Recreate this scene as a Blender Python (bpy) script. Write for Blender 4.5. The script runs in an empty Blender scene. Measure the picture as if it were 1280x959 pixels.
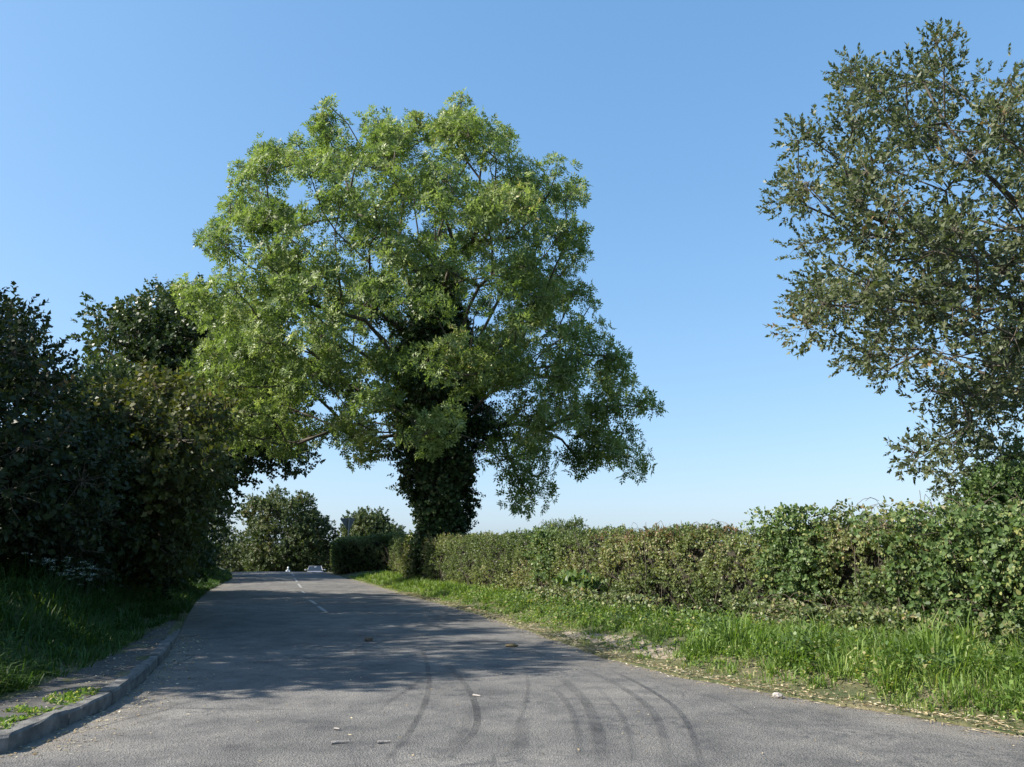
import bpy, bmesh, math, random
import numpy as np
from mathutils import Vector, Matrix

random.seed(11)
RNG = np.random.default_rng(11)
SC = bpy.context.scene
COL = SC.collection
R = math.radians

# ------------------------------------------------------------------ camera, sky, sun, exposure
F_PX = 995.0; PITCH = R(11.7); CAM_Z = 1.45
cam_d = bpy.data.cameras.new("camera"); cam = bpy.data.objects.new("camera", cam_d); COL.objects.link(cam)
cam.location = (0, 0, CAM_Z); cam.rotation_euler = (R(90) + PITCH, 0, 0)
cam_d.sensor_width = 36; cam_d.lens = 36 * F_PX / 1280
cam_d.clip_start = 0.1; cam_d.clip_end = 8000
SC.camera = cam

SUN_EL = R(38); SUN_AZ = R(-10)                   # sun on the left, a little behind the camera
S_DIR = Vector((-math.cos(SUN_EL) * math.cos(SUN_AZ), math.cos(SUN_EL) * math.sin(SUN_AZ), math.sin(SUN_EL)))
world = bpy.data.worlds.new("World"); SC.world = world; world.use_nodes = True
nt = world.node_tree; nt.nodes.clear()
sky = nt.nodes.new("ShaderNodeTexSky"); sky.sky_type = 'NISHITA'; sky.sun_disc = False
sky.sun_elevation = SUN_EL; sky.sun_rotation = math.atan2(S_DIR.x, S_DIR.y)
sky.air_density = 1.0; sky.dust_density = 1.0; sky.ozone_density = 1.0; sky.altitude = 60
bg = nt.nodes.new("ShaderNodeBackground"); bg.inputs[1].default_value = 0.106
wo = nt.nodes.new("ShaderNodeOutputWorld")
# one tone curve and white balance for the whole sky, as the photograph's camera renders it
sepc = nt.nodes.new('ShaderNodeSeparateColor'); comb = nt.nodes.new('ShaderNodeCombineColor'); nt.links.new(sky.outputs[0], sepc.inputs[0])
for ch_, (pw_, k_) in enumerate(((.80, .77), (.60, 1.26), (.50, 1.86))):
    a_ = nt.nodes.new('ShaderNodeMath'); a_.operation = 'POWER'; nt.links.new(sepc.outputs[ch_], a_.inputs[0]); a_.inputs[1].default_value = pw_
    b_ = nt.nodes.new('ShaderNodeMath'); b_.operation = 'MULTIPLY'; nt.links.new(a_.outputs[0], b_.inputs[0]); b_.inputs[1].default_value = k_; nt.links.new(b_.outputs[0], comb.inputs[ch_])
nt.links.new(comb.outputs[0], bg.inputs[0]); nt.links.new(bg.outputs[0], wo.inputs[0])

sun_d = bpy.data.lights.new("sun", 'SUN'); sun_d.energy = 4.6; sun_d.angle = R(0.55); sun_d.color = (1.0, 0.93, 0.82)
sun = bpy.data.objects.new("sun", sun_d); COL.objects.link(sun)
sun.rotation_euler = S_DIR.to_track_quat('Z', 'Y').to_euler(); sun.location = (-40, 5, 40)
SC.view_settings.view_transform = 'Standard'; SC.view_settings.look = 'None'
SC.view_settings.exposure = 1.25; SC.view_settings.gamma = 1.0

# ------------------------------------------------------------------ geometry helpers
FWD = np.array([0, math.cos(PITCH), math.sin(PITCH)]); UPV = np.array([0, -math.sin(PITCH), math.cos(PITCH)])
RGT = np.array([1.0, 0, 0]); CAMP = np.array([0, 0, CAM_Z])

def ray(u, v):
    return FWD + (u - 640) / F_PX * RGT + (479.5 - v) / F_PX * UPV
def P(u, v, Y):
    d = ray(u, v); return CAMP + d * (Y / d[1])
def gz(y):                                       # road profile: level, a crest at about 50 m, then down
    y = np.asarray(y, float); t = np.maximum(y - 50.0, 0)
    z = 0.065 * t * t / (t + 8.0)
    return -5.0 * np.tanh(z / 5.0)
def G(u, v, dz=0.0):
    d = ray(u, v); t = (dz - CAM_Z) / d[2]
    for _ in range(12):
        p = CAMP + d * t; t = (float(gz(p[1])) + dz - CAM_Z) / d[2]
    return CAMP + d * t

LE = [G(*q)[:2] for q in [(0, 945), (60, 918), (130, 888), (180, 852), (207, 822), (222, 798), (232, 775), (243, 755), (262, 738), (290, 724)]]
RE = [G(*q)[:2] for q in [(1280, 922), (1150, 897), (1000, 874), (850, 846), (760, 824), (690, 799), (620, 775), (560, 757), (500, 742), (463, 731), (430, 722)]]
L_Y = np.array([-12.0, 2.4, 3.6, 5.0] + [p[1] for p in LE] + [52, 83, 120, 170.]); L_X = np.array([-30.0, -30, -14, -8.3] + [p[0] for p in LE] + [-18.0, -26.6, -34, -40])
R_Y = np.array([-12.0, 1.5, 3.0, 5.0] + [p[1] for p in RE] + [52, 83, 120, 170.]); R_X = np.array([30.0, 30, 14, 6.6] + [p[0] for p in RE] + [-11.6, -19.4, -26.6, -33])
xL = lambda y: np.interp(y, L_Y, L_X)
xR = lambda y: np.interp(y, R_Y, R_X)
def sst(a, b, x):
    t = np.clip((np.asarray(x, float) - a) / (b - a), 0, 1); return t * t * (3 - 2 * t)
def bankL(dl, y):
    near = 1 - sst(14.5, 17.5, y)
    start = 0.2 + near * np.interp(y, [4, 7, 10, 13, 16], [1.25, 1.0, .62, .42, .15])
    return 0.09 * sst(0, .1, dl) * near + 0.02 + 0.72 * sst(start, start + 1.9, dl) + 0.35 * sst(3.5, 7, dl)
def bankR(dr, y):
    return 0.015 + 0.20 * sst(0.25, 1.6, dr)
def ground_z(x, y):
    x = np.asarray(x, float); y = np.asarray(y, float)
    dl = xL(y) - x; dr = x - xR(y)
    z = gz(y) - 0.05
    z = np.where(dl > 0, gz(y) + bankL(dl, y), z)
    return np.where(dr > 0, gz(y) + bankR(dr, y), z)

def tag(o, label=None, cat=None, group=None, kind=None):
    if label: o['label'] = label
    if cat: o['category'] = cat
    if group: o['group'] = group
    if kind: o['kind'] = kind
    return o
def link(name, me, mat=None, parent=None, smooth=False):
    o = bpy.data.objects.new(name, me); COL.objects.link(o)
    if mat: me.materials.append(mat)
    if parent: o.parent = parent; o.matrix_parent_inverse = Matrix.Translation(-Vector(parent.location))
    if smooth: me.polygons.foreach_set('use_smooth', np.ones(len(me.polygons), bool))
    return o
def np_mesh(name, V, Fc, rnd=None):
    """V (n,3), Fc (m,k) all faces with k corners"""
    V = np.ascontiguousarray(V, np.float32); Fc = np.ascontiguousarray(Fc, np.int32); k = Fc.shape[1]
    me = bpy.data.meshes.new(name)
    me.vertices.add(len(V)); me.vertices.foreach_set('co', V.ravel())
    me.loops.add(Fc.size); me.loops.foreach_set('vertex_index', Fc.ravel())
    me.polygons.add(len(Fc)); me.polygons.foreach_set('loop_start', np.arange(len(Fc), dtype=np.int32) * k)
    try: me.polygons.foreach_set('loop_total', np.full(len(Fc), k, np.int32))
    except Exception: pass
    me.update(calc_edges=True)
    if rnd is not None:
        a = me.attributes.new('rnd', 'FLOAT', 'POINT'); a.data.foreach_set('value', np.ascontiguousarray(rnd, np.float32))
    return me
def unit(v):
    return v / np.maximum(np.linalg.norm(v, axis=-1, keepdims=True), 1e-9)
def basis(z, spin=None):
    """rotation matrices whose third column is z"""
    z = unit(z); n = len(z)
    r = RNG.normal(size=(n, 3)); x = unit(np.cross(r, z)); y = np.cross(z, x)
    return np.stack([x, y, z], axis=2)
def instance(tv, tf, pos, rot, scale, tone=None, leaf_of=None):
    """merge copies of a template into one vertex and face array, with one random value for each leaf"""
    n = len(pos); V = np.einsum('nij,vj->nvi', rot, tv) * scale[:, None, None] + pos[:, None, :]
    Fa = tf[None] + (np.arange(n) * len(tv))[:, None, None]
    nl = leaf_of.max() + 1
    r = RNG.random((n, nl))[:, leaf_of]
    if tone is not None: r = np.clip(0.62 * r + 0.38 * tone[:, None], 0, 1)
    return V.reshape(-1, 3), Fa.reshape(-1, tf.shape[1]), r.ravel()

def leaf_quad(o, d, n, l, w, fold=.18):
    o = np.array(o, float); d = unit(np.array(d, float)); n = np.array(n, float)
    s = unit(np.cross(d, n)); n = np.cross(s, d)
    return [o, o + d * l * .42 + s * w / 2 + n * w * fold, o + d * l, o + d * l * .42 - s * w / 2 + n * w * fold]
def pack(leaves):
    V = np.array([p for L in leaves for p in L]); n = len(leaves)
    return V, np.arange(n * 4).reshape(n, 4), np.repeat(np.arange(n), 4)
def ash_spray(seed, nleaf=5, rl=.30, ll=.165, lw=.068):
    r = random.Random(seed); out = []
    for k in range(nleaf):
        az = 2 * math.pi * k / nleaf + r.uniform(-.5, .5); el = r.uniform(.6, 1.35)
        d = np.array([math.cos(az) * math.sin(el), math.sin(az) * math.sin(el), math.cos(el)])
        o = np.array([0, 0, .03 * k]); nrm = unit(np.array([-math.cos(az), -math.sin(az), 1.2])); L = rl * r.uniform(.75, 1.15)
        for j in range(2):
            t = .38 + .34 * j; p = o + d * L * t - np.array([0, 0, .12]) * L * t * t
            side = unit(np.cross(d, nrm))
            for s in (-1, 1):
                out.append(leaf_quad(p, d * .55 + side * s * .85 + nrm * r.uniform(-.3, .15), nrm, ll * r.uniform(.8, 1.1), lw))
        out.append(leaf_quad(o + d * L * .9 - np.array([0, 0, .12]) * L, d, nrm, ll, lw))
    return pack(out)
def twig_spray(seed, n=7, tl=.16, ll=.06, lw=.035, ang=(.5, 1.2)):
    r = random.Random(seed); out = []
    for k in range(n):
        az = k * 2.4 + r.uniform(-.4, .4); el = r.uniform(*ang) * (1 - .5 * (k == n - 1))
        d = [math.cos(az) * math.sin(el), math.sin(az) * math.sin(el), math.cos(el)]
        nrm = [-math.cos(az) + r.uniform(-.5, .5), -math.sin(az) + r.uniform(-.5, .5), 1]
        out.append(leaf_quad([0, 0, tl * k / n], d, nrm, ll * r.uniform(.7, 1.2), lw * r.uniform(.8, 1.15)))
    return pack(out)

def hexed(seed, n, tl, ll, lw, ang):
    """like twig_spray, but each leaf has a rounded six-cornered outline"""
    V, Fq, lo = twig_spray(seed, n, tl, ll, lw, ang); out = []
    for i in range(n):
        a, r_, t, l_ = V[i * 4:i * 4 + 4]
        out += [a, a + (r_ - a) * .92 + (a - t) * .10, r_ + (t - r_) * .40 + (r_ - l_) * .12, t, l_ + (t - l_) * .40 + (l_ - r_) * .12, a + (l_ - a) * .92 + (a - t) * .10]
    return np.array(out), np.arange(n * 6).reshape(n, 6), np.repeat(np.arange(n), 6)

def tubes(edges, sides=5):
    """edges: list of (p0, p1, r0, r1) -> one vertex and face array"""
    if len(edges) == 0: return np.zeros((0, 3)), np.zeros((0, 4), int)
    A = np.array([e[0] for e in edges]); B = np.array([e[1] for e in edges]); ra = np.array([e[2] for e in edges]); rb = np.array([e[3] for e in edges])
    d = unit(B - A); ref = np.where(np.abs(d[:, 2:3]) < .9, np.array([[0, 0, 1.]]), np.array([[1., 0, 0]]))
    x = unit(np.cross(ref, d)); y = np.cross(d, x); th = np.arange(sides) * 2 * math.pi / sides
    ring = np.cos(th)[None, :, None] * x[:, None] + np.sin(th)[None, :, None] * y[:, None]
    V = np.concatenate([A[:, None] + ring * ra[:, None, None], (B + d * rb[:, None] * .3)[:, None] + ring * rb[:, None, None]], 1)
    i = np.arange(sides); j = (i + 1) % sides
    f = np.stack([i, j, j + sides, i + sides], 1)
    Fa = f[None] + (np.arange(len(edges)) * 2 * sides)[:, None, None]
    return V.reshape(-1, 3), Fa.reshape(-1, 4)
def cat(parts):
    Vs, Fs, n = [], [], 0
    for V, Fa in parts: Vs.append(V); Fs.append(Fa + n); n += len(V)
    return np.concatenate(Vs), np.concatenate(Fs)

# ------------------------------------------------------------------ materials
def new_mat(name):
    m = bpy.data.materials.new(name); m.use_nodes = True; t = m.node_tree; t.nodes.clear()
    return m, t, t.nodes.new("ShaderNodeOutputMaterial")
def node(t, typ, **kw):
    n = t.nodes.new(typ)
    for k, v in kw.items(): setattr(n, k, v)
    return n
def ramp(t, stops, src=None):
    r = t.nodes.new("ShaderNodeValToRGB"); e = r.color_ramp.elements
    while len(e) < len(stops): e.new(.5)
    for el, (p, c) in zip(e, stops): el.position = p; el.color = (*c, 1) if len(c) == 3 else c
    if src is not None: t.links.new(src, r.inputs[0])
    return r
def noise(t, scale, detail=4, rough=.55, vec=None, dim='3D'):
    n = t.nodes.new("ShaderNodeTexNoise"); n.inputs['Scale'].default_value = scale; n.inputs['Detail'].default_value = detail; n.inputs['Roughness'].default_value = rough
    if vec is not None: t.links.new(vec, n.inputs['Vector'])
    return n
def mix(t, a, b, fac, mode='MIX'):
    m = t.nodes.new("ShaderNodeMix"); m.data_type = 'RGBA'; m.blend_type = mode
    for s, v in ((m.inputs[6], a), (m.inputs[7], b), (m.inputs[0], fac)):
        if hasattr(v, 'is_output') or isinstance(v, bpy.types.NodeSocket): t.links.new(v, s)
        elif isinstance(v, (int, float)): s.default_value = v
        else: s.default_value = (*v, 1)
    return m.outputs[2]
def leaf_mat(name, stops, rough=.45, trans=.35, tcol=(1.25, 1.35, .5), patch=.6, spec=.5):
    m, t, out = new_mat(name)
    at = node(t, "ShaderNodeAttribute", attribute_name='rnd')
    tc = node(t, "ShaderNodeNewGeometry")
    nz = noise(t, patch, 2, .5, tc.outputs['Position'])
    ma = node(t, "ShaderNodeMath", operation='MULTIPLY_ADD'); t.links.new(nz.outputs[0], ma.inputs[0]); ma.inputs[1].default_value = .7; ma.inputs[2].default_value = -.35
    ad = node(t, "ShaderNodeMath", operation='ADD', use_clamp=True); t.links.new(at.outputs['Fac'], ad.inputs[0]); t.links.new(ma.outputs[0], ad.inputs[1])
    cr = ramp(t, stops, ad.outputs[0])
    b = node(t, "ShaderNodeBsdfPrincipled"); t.links.new(cr.outputs[0], b.inputs['Base Color'])
    b.inputs['Roughness'].default_value = rough; b.inputs['Specular IOR Level'].default_value = spec * .45
    if trans > 0:
        tr = node(t, "ShaderNodeBsdfTranslucent"); t.links.new(mix(t, cr.outputs[0], tcol, 1.0, 'MULTIPLY'), tr.inputs[0])
        ms = node(t, "ShaderNodeMixShader"); ms.inputs[0].default_value = trans
        t.links.new(b.outputs[0], ms.inputs[1]); t.links.new(tr.outputs[0], ms.inputs[2]); t.links.new(ms.outputs[0], out.inputs[0])
    else: t.links.new(b.outputs[0], out.inputs[0])
    return m
def plain(name, stops, scale=6, rough=.8, bump=.3, bscale=None, metallic=0, detail=6):
    m, t, out = new_mat(name); g = node(t, "ShaderNodeNewGeometry")
    nz = noise(t, scale, detail, .6, g.outputs['Position']); cr = ramp(t, stops, nz.outputs[0])
    b = node(t, "ShaderNodeBsdfPrincipled"); b.inputs['Roughness'].default_value = rough; b.inputs['Metallic'].default_value = metallic
    t.links.new(cr.outputs[0], b.inputs['Base Color'])
    if bump:
        n2 = noise(t, bscale or scale * 4, 5, .6, g.outputs['Position']); bp = node(t, "ShaderNodeBump"); bp.inputs['Strength'].default_value = bump; bp.inputs['Distance'].default_value = .02
        t.links.new(n2.outputs[0], bp.inputs['Height']); t.links.new(bp.outputs[0], b.inputs['Normal'])
    t.links.new(b.outputs[0], out.inputs[0]); return m

M = {}
M['ash'] = leaf_mat('ash_leaf', [(0, (.06, .098, .03)), (.32, (.13, .185, .052)), (.66, (.215, .28, .092)), (.9, (.34, .39, .18)), (1, (.38, .33, .15))], .45, .38, (1.1, 1.22, .6), patch=.35)
M['ivy'] = leaf_mat('ivy_leaf', [(0, (.018, .038, .014)), (.6, (.038, .070, .022)), (.9, (.075, .115, .038)), (1, (.15, .16, .07))], .36, .12, patch=.8)
M['oak'] = leaf_mat('grey_green_leaf', [(0, (.046, .062, .032)), (.5, (.088, .11, .058)), (.85, (.15, .17, .10)), (.985, (.19, .19, .11)), (1, (.22, .15, .08))], .42, .28, patch=.9, spec=.45)
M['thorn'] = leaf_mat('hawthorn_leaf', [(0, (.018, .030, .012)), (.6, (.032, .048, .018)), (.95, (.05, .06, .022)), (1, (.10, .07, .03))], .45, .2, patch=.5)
M['hazel'] = leaf_mat('hazel_leaf', [(0, (.038, .05, .015)), (.5, (.066, .078, .021)), (.85, (.11, .115, .032)), (1, (.15, .11, .04))], .5, .3, patch=.5)
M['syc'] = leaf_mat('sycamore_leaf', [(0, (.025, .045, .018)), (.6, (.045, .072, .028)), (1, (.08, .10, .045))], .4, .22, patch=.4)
M['pale'] = leaf_mat('pale_willow_leaf', [(0, (.06, .09, .035)), (.6, (.09, .125, .05)), (1, (.13, .15, .06))], .5, .3)
M['far'] = leaf_mat('distant_leaf', [(0, (.035, .055, .024)), (.55, (.06, .085, .032)), (.9, (.10, .115, .04)), (1, (.15, .11, .05))], .5, .25, patch=.22)
M['hedge'] = leaf_mat('hedge_leaf', [(0, (.045, .072, .026)), (.4, (.105, .145, .052)), (.72, (.19, .22, .09)), (.90, (.28, .28, .14)), (.97, (.24, .16, .08)), (1, (.34, .31, .2))], .45, .32, patch=1.1, spec=.8)
M['hedge_red'] = leaf_mat('reddish_hedge_leaf', [(0, (.09, .09, .04)), (.5, (.16, .11, .06)), (1, (.24, .15, .09))], .45, .25)
M['bramble'] = leaf_mat('bramble_leaf', [(0, (.045, .08, .026)), (.5, (.085, .14, .045)), (.85, (.14, .20, .075)), (1, (.26, .27, .10))], .46, .3, patch=1.4, spec=.6)
M['grass'] = leaf_mat('grass_blade', [(0, (.065, .12, .024)), (.4, (.12, .20, .042)), (.75, (.19, .27, .07)), (.9, (.29, .31, .12)), (1, (.42, .37, .2))], .45, .4, patch=.9)
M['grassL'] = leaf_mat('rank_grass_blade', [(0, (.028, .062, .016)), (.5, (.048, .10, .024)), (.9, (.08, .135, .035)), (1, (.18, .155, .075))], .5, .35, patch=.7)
M['straw'] = leaf_mat('dry_straw', [(0, (.16, .12, .06)), (.4, (.28, .22, .13)), (.8, (.42, .35, .22)), (1, (.55, .50, .38))], .7, .1)
M['bark'] = plain('bark', [(.3, (.045, .036, .026)), (.7, (.11, .095, .07))], 5, .9, .8, 22)
M['twig'] = plain('twig_bark', [(.3, (.07, .055, .038)), (.7, (.15, .125, .09))], 9, .85, 0)
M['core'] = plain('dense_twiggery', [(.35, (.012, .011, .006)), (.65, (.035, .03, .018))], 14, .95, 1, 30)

def asphalt():
    m, t, out = new_mat('worn_asphalt'); g = node(t, "ShaderNodeNewGeometry"); pos = g.outputs['Position']
    big = noise(t, .33, 4, .55, pos); mid = noise(t, 2.3, 5, .6, pos); fine = noise(t, 38, 4, .75, pos); agg = node(t, "ShaderNodeTexVoronoi"); agg.inputs['Scale'].default_value = 75; t.links.new(pos, agg.inputs['Vector'])
    c1 = ramp(t, [(.32, (.092, .090, .086)), (.5, (.125, .121, .115)), (.68, (.165, .158, .146))], big.outputs[0])
    c2 = ramp(t, [(.3, (.62, .63, .65)), (.5, (.98, .98, .98)), (.7, (1.25, 1.24, 1.2))], mid.outputs[0])
    c3 = ramp(t, [(.3, (.55, .55, .56)), (.5, (1, 1, 1)), (.72, (1.55, 1.53, 1.5))], fine.outputs[0])
    c4 = ramp(t, [(0, (.7, .7, .7)), (.5, (1.1, 1.1, 1.1)), (1, (1.35, 1.33, 1.3))], agg.outputs['Color'])
    c = mix(t, c1.outputs[0], c2.outputs[0], 1.0, 'MULTIPLY'); c = mix(t, c, c3.outputs[0], .8, 'MULTIPLY'); c = mix(t, c, c4.outputs[0], .7, 'MULTIPLY')
    # a dusty, sandy film along the left gutter and faint patching
    pt = noise(t, .8, 3, .7, pos); cr = ramp(t, [(.50, (0, 0, 0)), (.60, (.75, .75, .75))], pt.outputs[0])
    sp = noise(t, 9, 4, .8, pos); cr2 = ramp(t, [(.50, (0, 0, 0)), (.60, (1, 1, 1))], sp.outputs[0])
    k = mix(t, cr.outputs[0], cr2.outputs[0], 1.0, 'MULTIPLY')
    c = mix(t, c, (.05, .052, .055), k)
    # hairline cracks and tar-dark joints
    wp = noise(t, 1.1, 3, .6, pos); wv = mix(t, pos, wp.outputs['Color'], .12); vc = node(t, "ShaderNodeTexVoronoi", feature='DISTANCE_TO_EDGE'); vc.inputs['Scale'].default_value = .55; t.links.new(wv, vc.inputs['Vector'])
    cr3 = ramp(t, [(0, (.8, .8, .8)), (.006, (.5, .5, .5)), (.012, (0, 0, 0))], vc.outputs['Distance']); cm = ramp(t, [(.5, (0, 0, 0)), (.6, (1, 1, 1))], big.outputs[0]); c = mix(t, c, (.035, .035, .036), mix(t, cr3.outputs[0], cm.outputs[0], 1.0, 'MULTIPLY'))
    ep = node(t, "ShaderNodeAttribute", attribute_name='edge')
    en = noise(t, 5, 5, .7, pos); em = node(t, "ShaderNodeMath", operation='MULTIPLY', use_clamp=True); t.links.new(ep.outputs['Fac'], em.inputs[0])
    e2 = ramp(t, [(.35, (0, 0, 0)), (.65, (1, 1, 1))], en.outputs[0]); t.links.new(e2.outputs[0], em.inputs[1])
    c = mix(t, c, (.20, .175, .14), em.outputs[0])
    b = node(t, "ShaderNodeBsdfPrincipled"); b.inputs['Roughness'].default_value = .78; b.inputs['Specular IOR Level'].default_value = .35
    t.links.new(c, b.inputs['Base Color'])
    bp = node(t, "ShaderNodeBump"); bp.inputs['Strength'].default_value = .7; bp.inputs['Distance'].default_value = .012
    hs = node(t, "ShaderNodeMath", operation='ADD'); t.links.new(fine.outputs[0], hs.inputs[0]); t.links.new(agg.outputs['Distance'], hs.inputs[1])
    t.links.new(hs.outputs[0], bp.inputs['Height']); t.links.new(bp.outputs[0], b.inputs['Normal']); t.links.new(b.outputs[0], out.inputs[0])
    return m
M['asphalt'] = asphalt()
def soil():
    m, t, out = new_mat('verge_soil'); g = node(t, "ShaderNodeNewGeometry"); pos = g.outputs['Position']
    a = noise(t, 1.6, 5, .6, pos); b_ = noise(t, 22, 5, .75, pos)
    c1 = ramp(t, [(.35, (.05, .07, .022)), (.52, (.085, .09, .038)), (.7, (.16, .14, .085))], a.outputs[0])
    c2 = ramp(t, [(.3, (.5, .5, .48)), (.7, (1.5, 1.45, 1.3))], b_.outputs[0])
    c = mix(t, c1.outputs[0], c2.outputs[0], .85, 'MULTIPLY')
    b = node(t, "ShaderNodeBsdfPrincipled"); b.inputs['Roughness'].default_value = .95; t.links.new(c, b.inputs['Base Color'])
    bp = node(t, "ShaderNodeBump"); bp.inputs['Strength'].default_value = .9; bp.inputs['Distance'].default_value = .03
    t.links.new(b_.outputs[0], bp.inputs['Height']); t.links.new(bp.outputs[0], b.inputs['Normal']); t.links.new(b.outputs[0], out.inputs[0]); return m
M['soil'] = soil()
M['path'] = plain('gritty_path', [(.3, (.045, .043, .04)), (.55, (.08, .076, .068)), (.75, (.13, .12, .10))], 7, .9, .6, 60, detail=8)
M['bare'] = plain('bare_sandy_earth', [(.3, (.16, .13, .09)), (.7, (.34, .29, .22))], 9, .95, .8, 40, detail=8)
M['kerb'] = plain('weathered_concrete', [(.3, (.06, .06, .06)), (.5, (.12, .118, .11)), (.72, (.22, .21, .195))], 7, .85, .5, 70, detail=8)

# ------------------------------------------------------------------ ground, road, path
def offs(n_near=16):
    return np.array([0, .02, .12, .25, .4, .6, .85, 1.1, 1.4, 1.8, 2.3, 3, 4, 5.5, 7.5, 10, 15, 25, 50, 120, 400, 1500, 4000.])
ys = np.concatenate([[-1500, -400, -100, -40, -20, -12.2], np.arange(-10, 2, 2.), np.arange(2, 24, .4), np.arange(24, 60, 1.), np.arange(60, 130, 2.5), [135, 145, 160, 180, 220, 300, 500, 1000, 2000, 4500.]])
OF = offs(); rows = []
for y in ys:
    a, b = float(xL(y)), float(xR(y)); xs = np.concatenate([a - OF[::-1], np.linspace(a, b, 9)[1:-1], b + OF])
    z = ground_z(xs + 0, np.full_like(xs, y)); nO = len(OF)
    z[nO - 1] = gz(y) - .05; z[nO + 7] = gz(y) - .05
    jit = np.where(np.abs(xs) < 60, RNG.normal(size=len(xs)) * .012, 0); jit[nO - 1:nO + 8] = 0
    rows.append(np.stack([xs, np.full_like(xs, y), z + jit], 1))
nr, nc = len(rows), len(rows[0]); V = np.concatenate(rows)
ii, jj = np.meshgrid(np.arange(nr - 1), np.arange(nc - 1), indexing='ij'); q = (ii * nc + jj).ravel()
ground = link('ground', np_mesh('ground', V, np.stack([q, q + 1, q + nc + 1, q + nc], 1)), M['soil'], smooth=True)
tag(ground, kind='structure')

ry = np.concatenate([[-11.9], np.arange(-10, 2, 2.), np.arange(2, 24, .25), np.arange(24, 60, .8), np.arange(60, 165, 2.)]); rows = []; ed = []
for y in ry:
    a, b = float(xL(y)), float(xR(y)); wob = .04 * math.sin(y * 3.1) + .03 * math.sin(y * 7.7)
    f = np.concatenate([[0, .02, .05, .1], np.linspace(.15, .85, 13), [.9, .95, .98, 1]]); xs = a + (b - a) * f
    xs[-1] += wob
    w = b - a; d = np.minimum((xs - a), (b - xs)); ed.append(np.clip(1 - d / .7, 0, 1) if y > 3 else np.zeros_like(xs))
    cam_ = 0.03 * np.sin(np.pi * f) if y > 4 else 0.0 * f
    rows.append(np.stack([xs, np.full_like(xs, y), gz(y) + cam_], 1))
nr, nc = len(rows), len(rows[0]); V = np.concatenate(rows)
ii, jj = np.meshgrid(np.arange(nr - 1), np.arange(nc - 1), indexing='ij'); q = (ii * nc + jj).ravel()
me = np_mesh('road', V, np.stack([q, q + 1, q + nc + 1, q + nc], 1)); at = me.attributes.new('edge', 'FLOAT', 'POINT'); at.data.foreach_set('value', np.concatenate(ed).astype(np.float32))
road = link('road', me, M['asphalt'], smooth=True); tag(road, kind='structure')
def road_z(x, y):
    a, b = xL(y), xR(y); f = np.clip((x - a) / (b - a), 0, 1)
    return gz(y) + np.where(np.asarray(y) > 4, .03 * np.sin(np.pi * f), 0)

# gritty path behind the kerb on the left
py_ = np.arange(4.2, 16.6, .3); rows = []
for y in py_:
    a = float(xL(y)); w = float(np.interp(y, [4, 7, 10, 13, 16], [1.25, 1.0, .62, .42, .15])); f = np.linspace(0, 1, 7)
    xs = a - .14 - f * w; rows.append(np.stack([xs, np.full_like(xs, y), gz(y) + bankL(a - xs, y) + .012 + RNG.normal(size=7) * .004 - (f > .95) * .05], 1))
nr, nc = len(rows), 7; V = np.concatenate(rows); ii, jj = np.meshgrid(np.arange(nr - 1), np.arange(nc - 1), indexing='ij'); q = (ii * nc + jj).ravel()
path = link('path', np_mesh('path', V, np.stack([q, q + nc, q + nc + 1, q + 1], 1)), M['path'], smooth=True); tag(path, kind='structure')
# bare scraped earth on the right verge
rows = []
bp_ = [(668, 786), (700, 797), (735, 806), (770, 815), (810, 826), (850, 838)]
for i, (u, v) in enumerate(bp_):
    c = G(u, v)[:2]; w = [.1, .45, .6, .65, .5, .1][i]
    for f in np.linspace(0, 1, 5):
        x = c[0] + f * w + .05; y = c[1] + f * w * .35; rows.append([x, y, float(ground_z(x, y)) + .045 * math.sin(math.pi * f) * (1 if 0 < i < 5 else -.5) - .02])
V = np.array(rows); q = np.array([i * 5 + j for i in range(5) for j in range(4)])
bare = link('bare_earth', np_mesh('bare_earth', V, np.stack([q, q + 1, q + 6, q + 5], 1)), M['bare'], smooth=True); tag(bare, kind='structure')

# kerb of separate stones
kerb = bpy.data.objects.new('kerb', None); COL.objects.link(kerb)
kerb.location = (float(xL(9.)), 9.0, 0); tag(kerb, 'weathered concrete kerb curving round the left side of the road', 'kerb', kind='structure')
pts = [np.array([float(xL(y)), y]) for y in np.arange(3.8, 15.6, .05)]
cum = np.concatenate([[0], np.cumsum([np.linalg.norm(pts[i + 1] - pts[i]) for i in range(len(pts) - 1)])]); tot = cum[-1]; s = 0; first = True
def at_s(s): return np.array([np.interp(s, cum, [p[0] for p in pts]), np.interp(s, cum, [p[1] for p in pts])])
while s + .9 < tot:
    a, b = at_s(s + .02), at_s(s + .88); d = unit(b - a); nrm = np.array([-d[1], d[0]])
    if nrm[0] > 0: nrm = -nrm
    h = .125 * float(1 - .8 * sst(tot - 4.5, tot, s)); dy = random.uniform(-.012, .008); bm = bmesh.new(); off = random.uniform(-.014, .012)
    prof = [(0, -.08), (0.004, h - .02), (.022, h), (.135, h), (.14, -.08)]
    ring = []
    for t in np.linspace(0, 1, 5):
        c = a + (b - a) * t; m_ = at_s(s + .9 * t)
        c = m_ * .7 + c * .3
        ring.append([bm.verts.new((c[0] + nrm[0] * (w + off) + random.gauss(0, .0015), c[1] + nrm[1] * (w + off), z + dy + random.gauss(0, .004 if z > 0 else .001) + float(gz(c[1])))) for w, z in prof])
    for r0, r1 in zip(ring, ring[1:]):
        for k in range(len(prof)): bm.faces.new([r0[k], r0[(k + 1) % 5], r1[(k + 1) % 5], r1[k]])
    bm.faces.new(ring[0]); bm.faces.new(ring[-1][::-1]); bmesh.ops.recalc_face_normals(bm, faces=bm.faces)
    me = bpy.data.meshes.new('kerb_stone'); bm.to_mesh(me); bm.free(); link('kerb_stone', me, M['kerb'], kerb); s += .9

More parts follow.
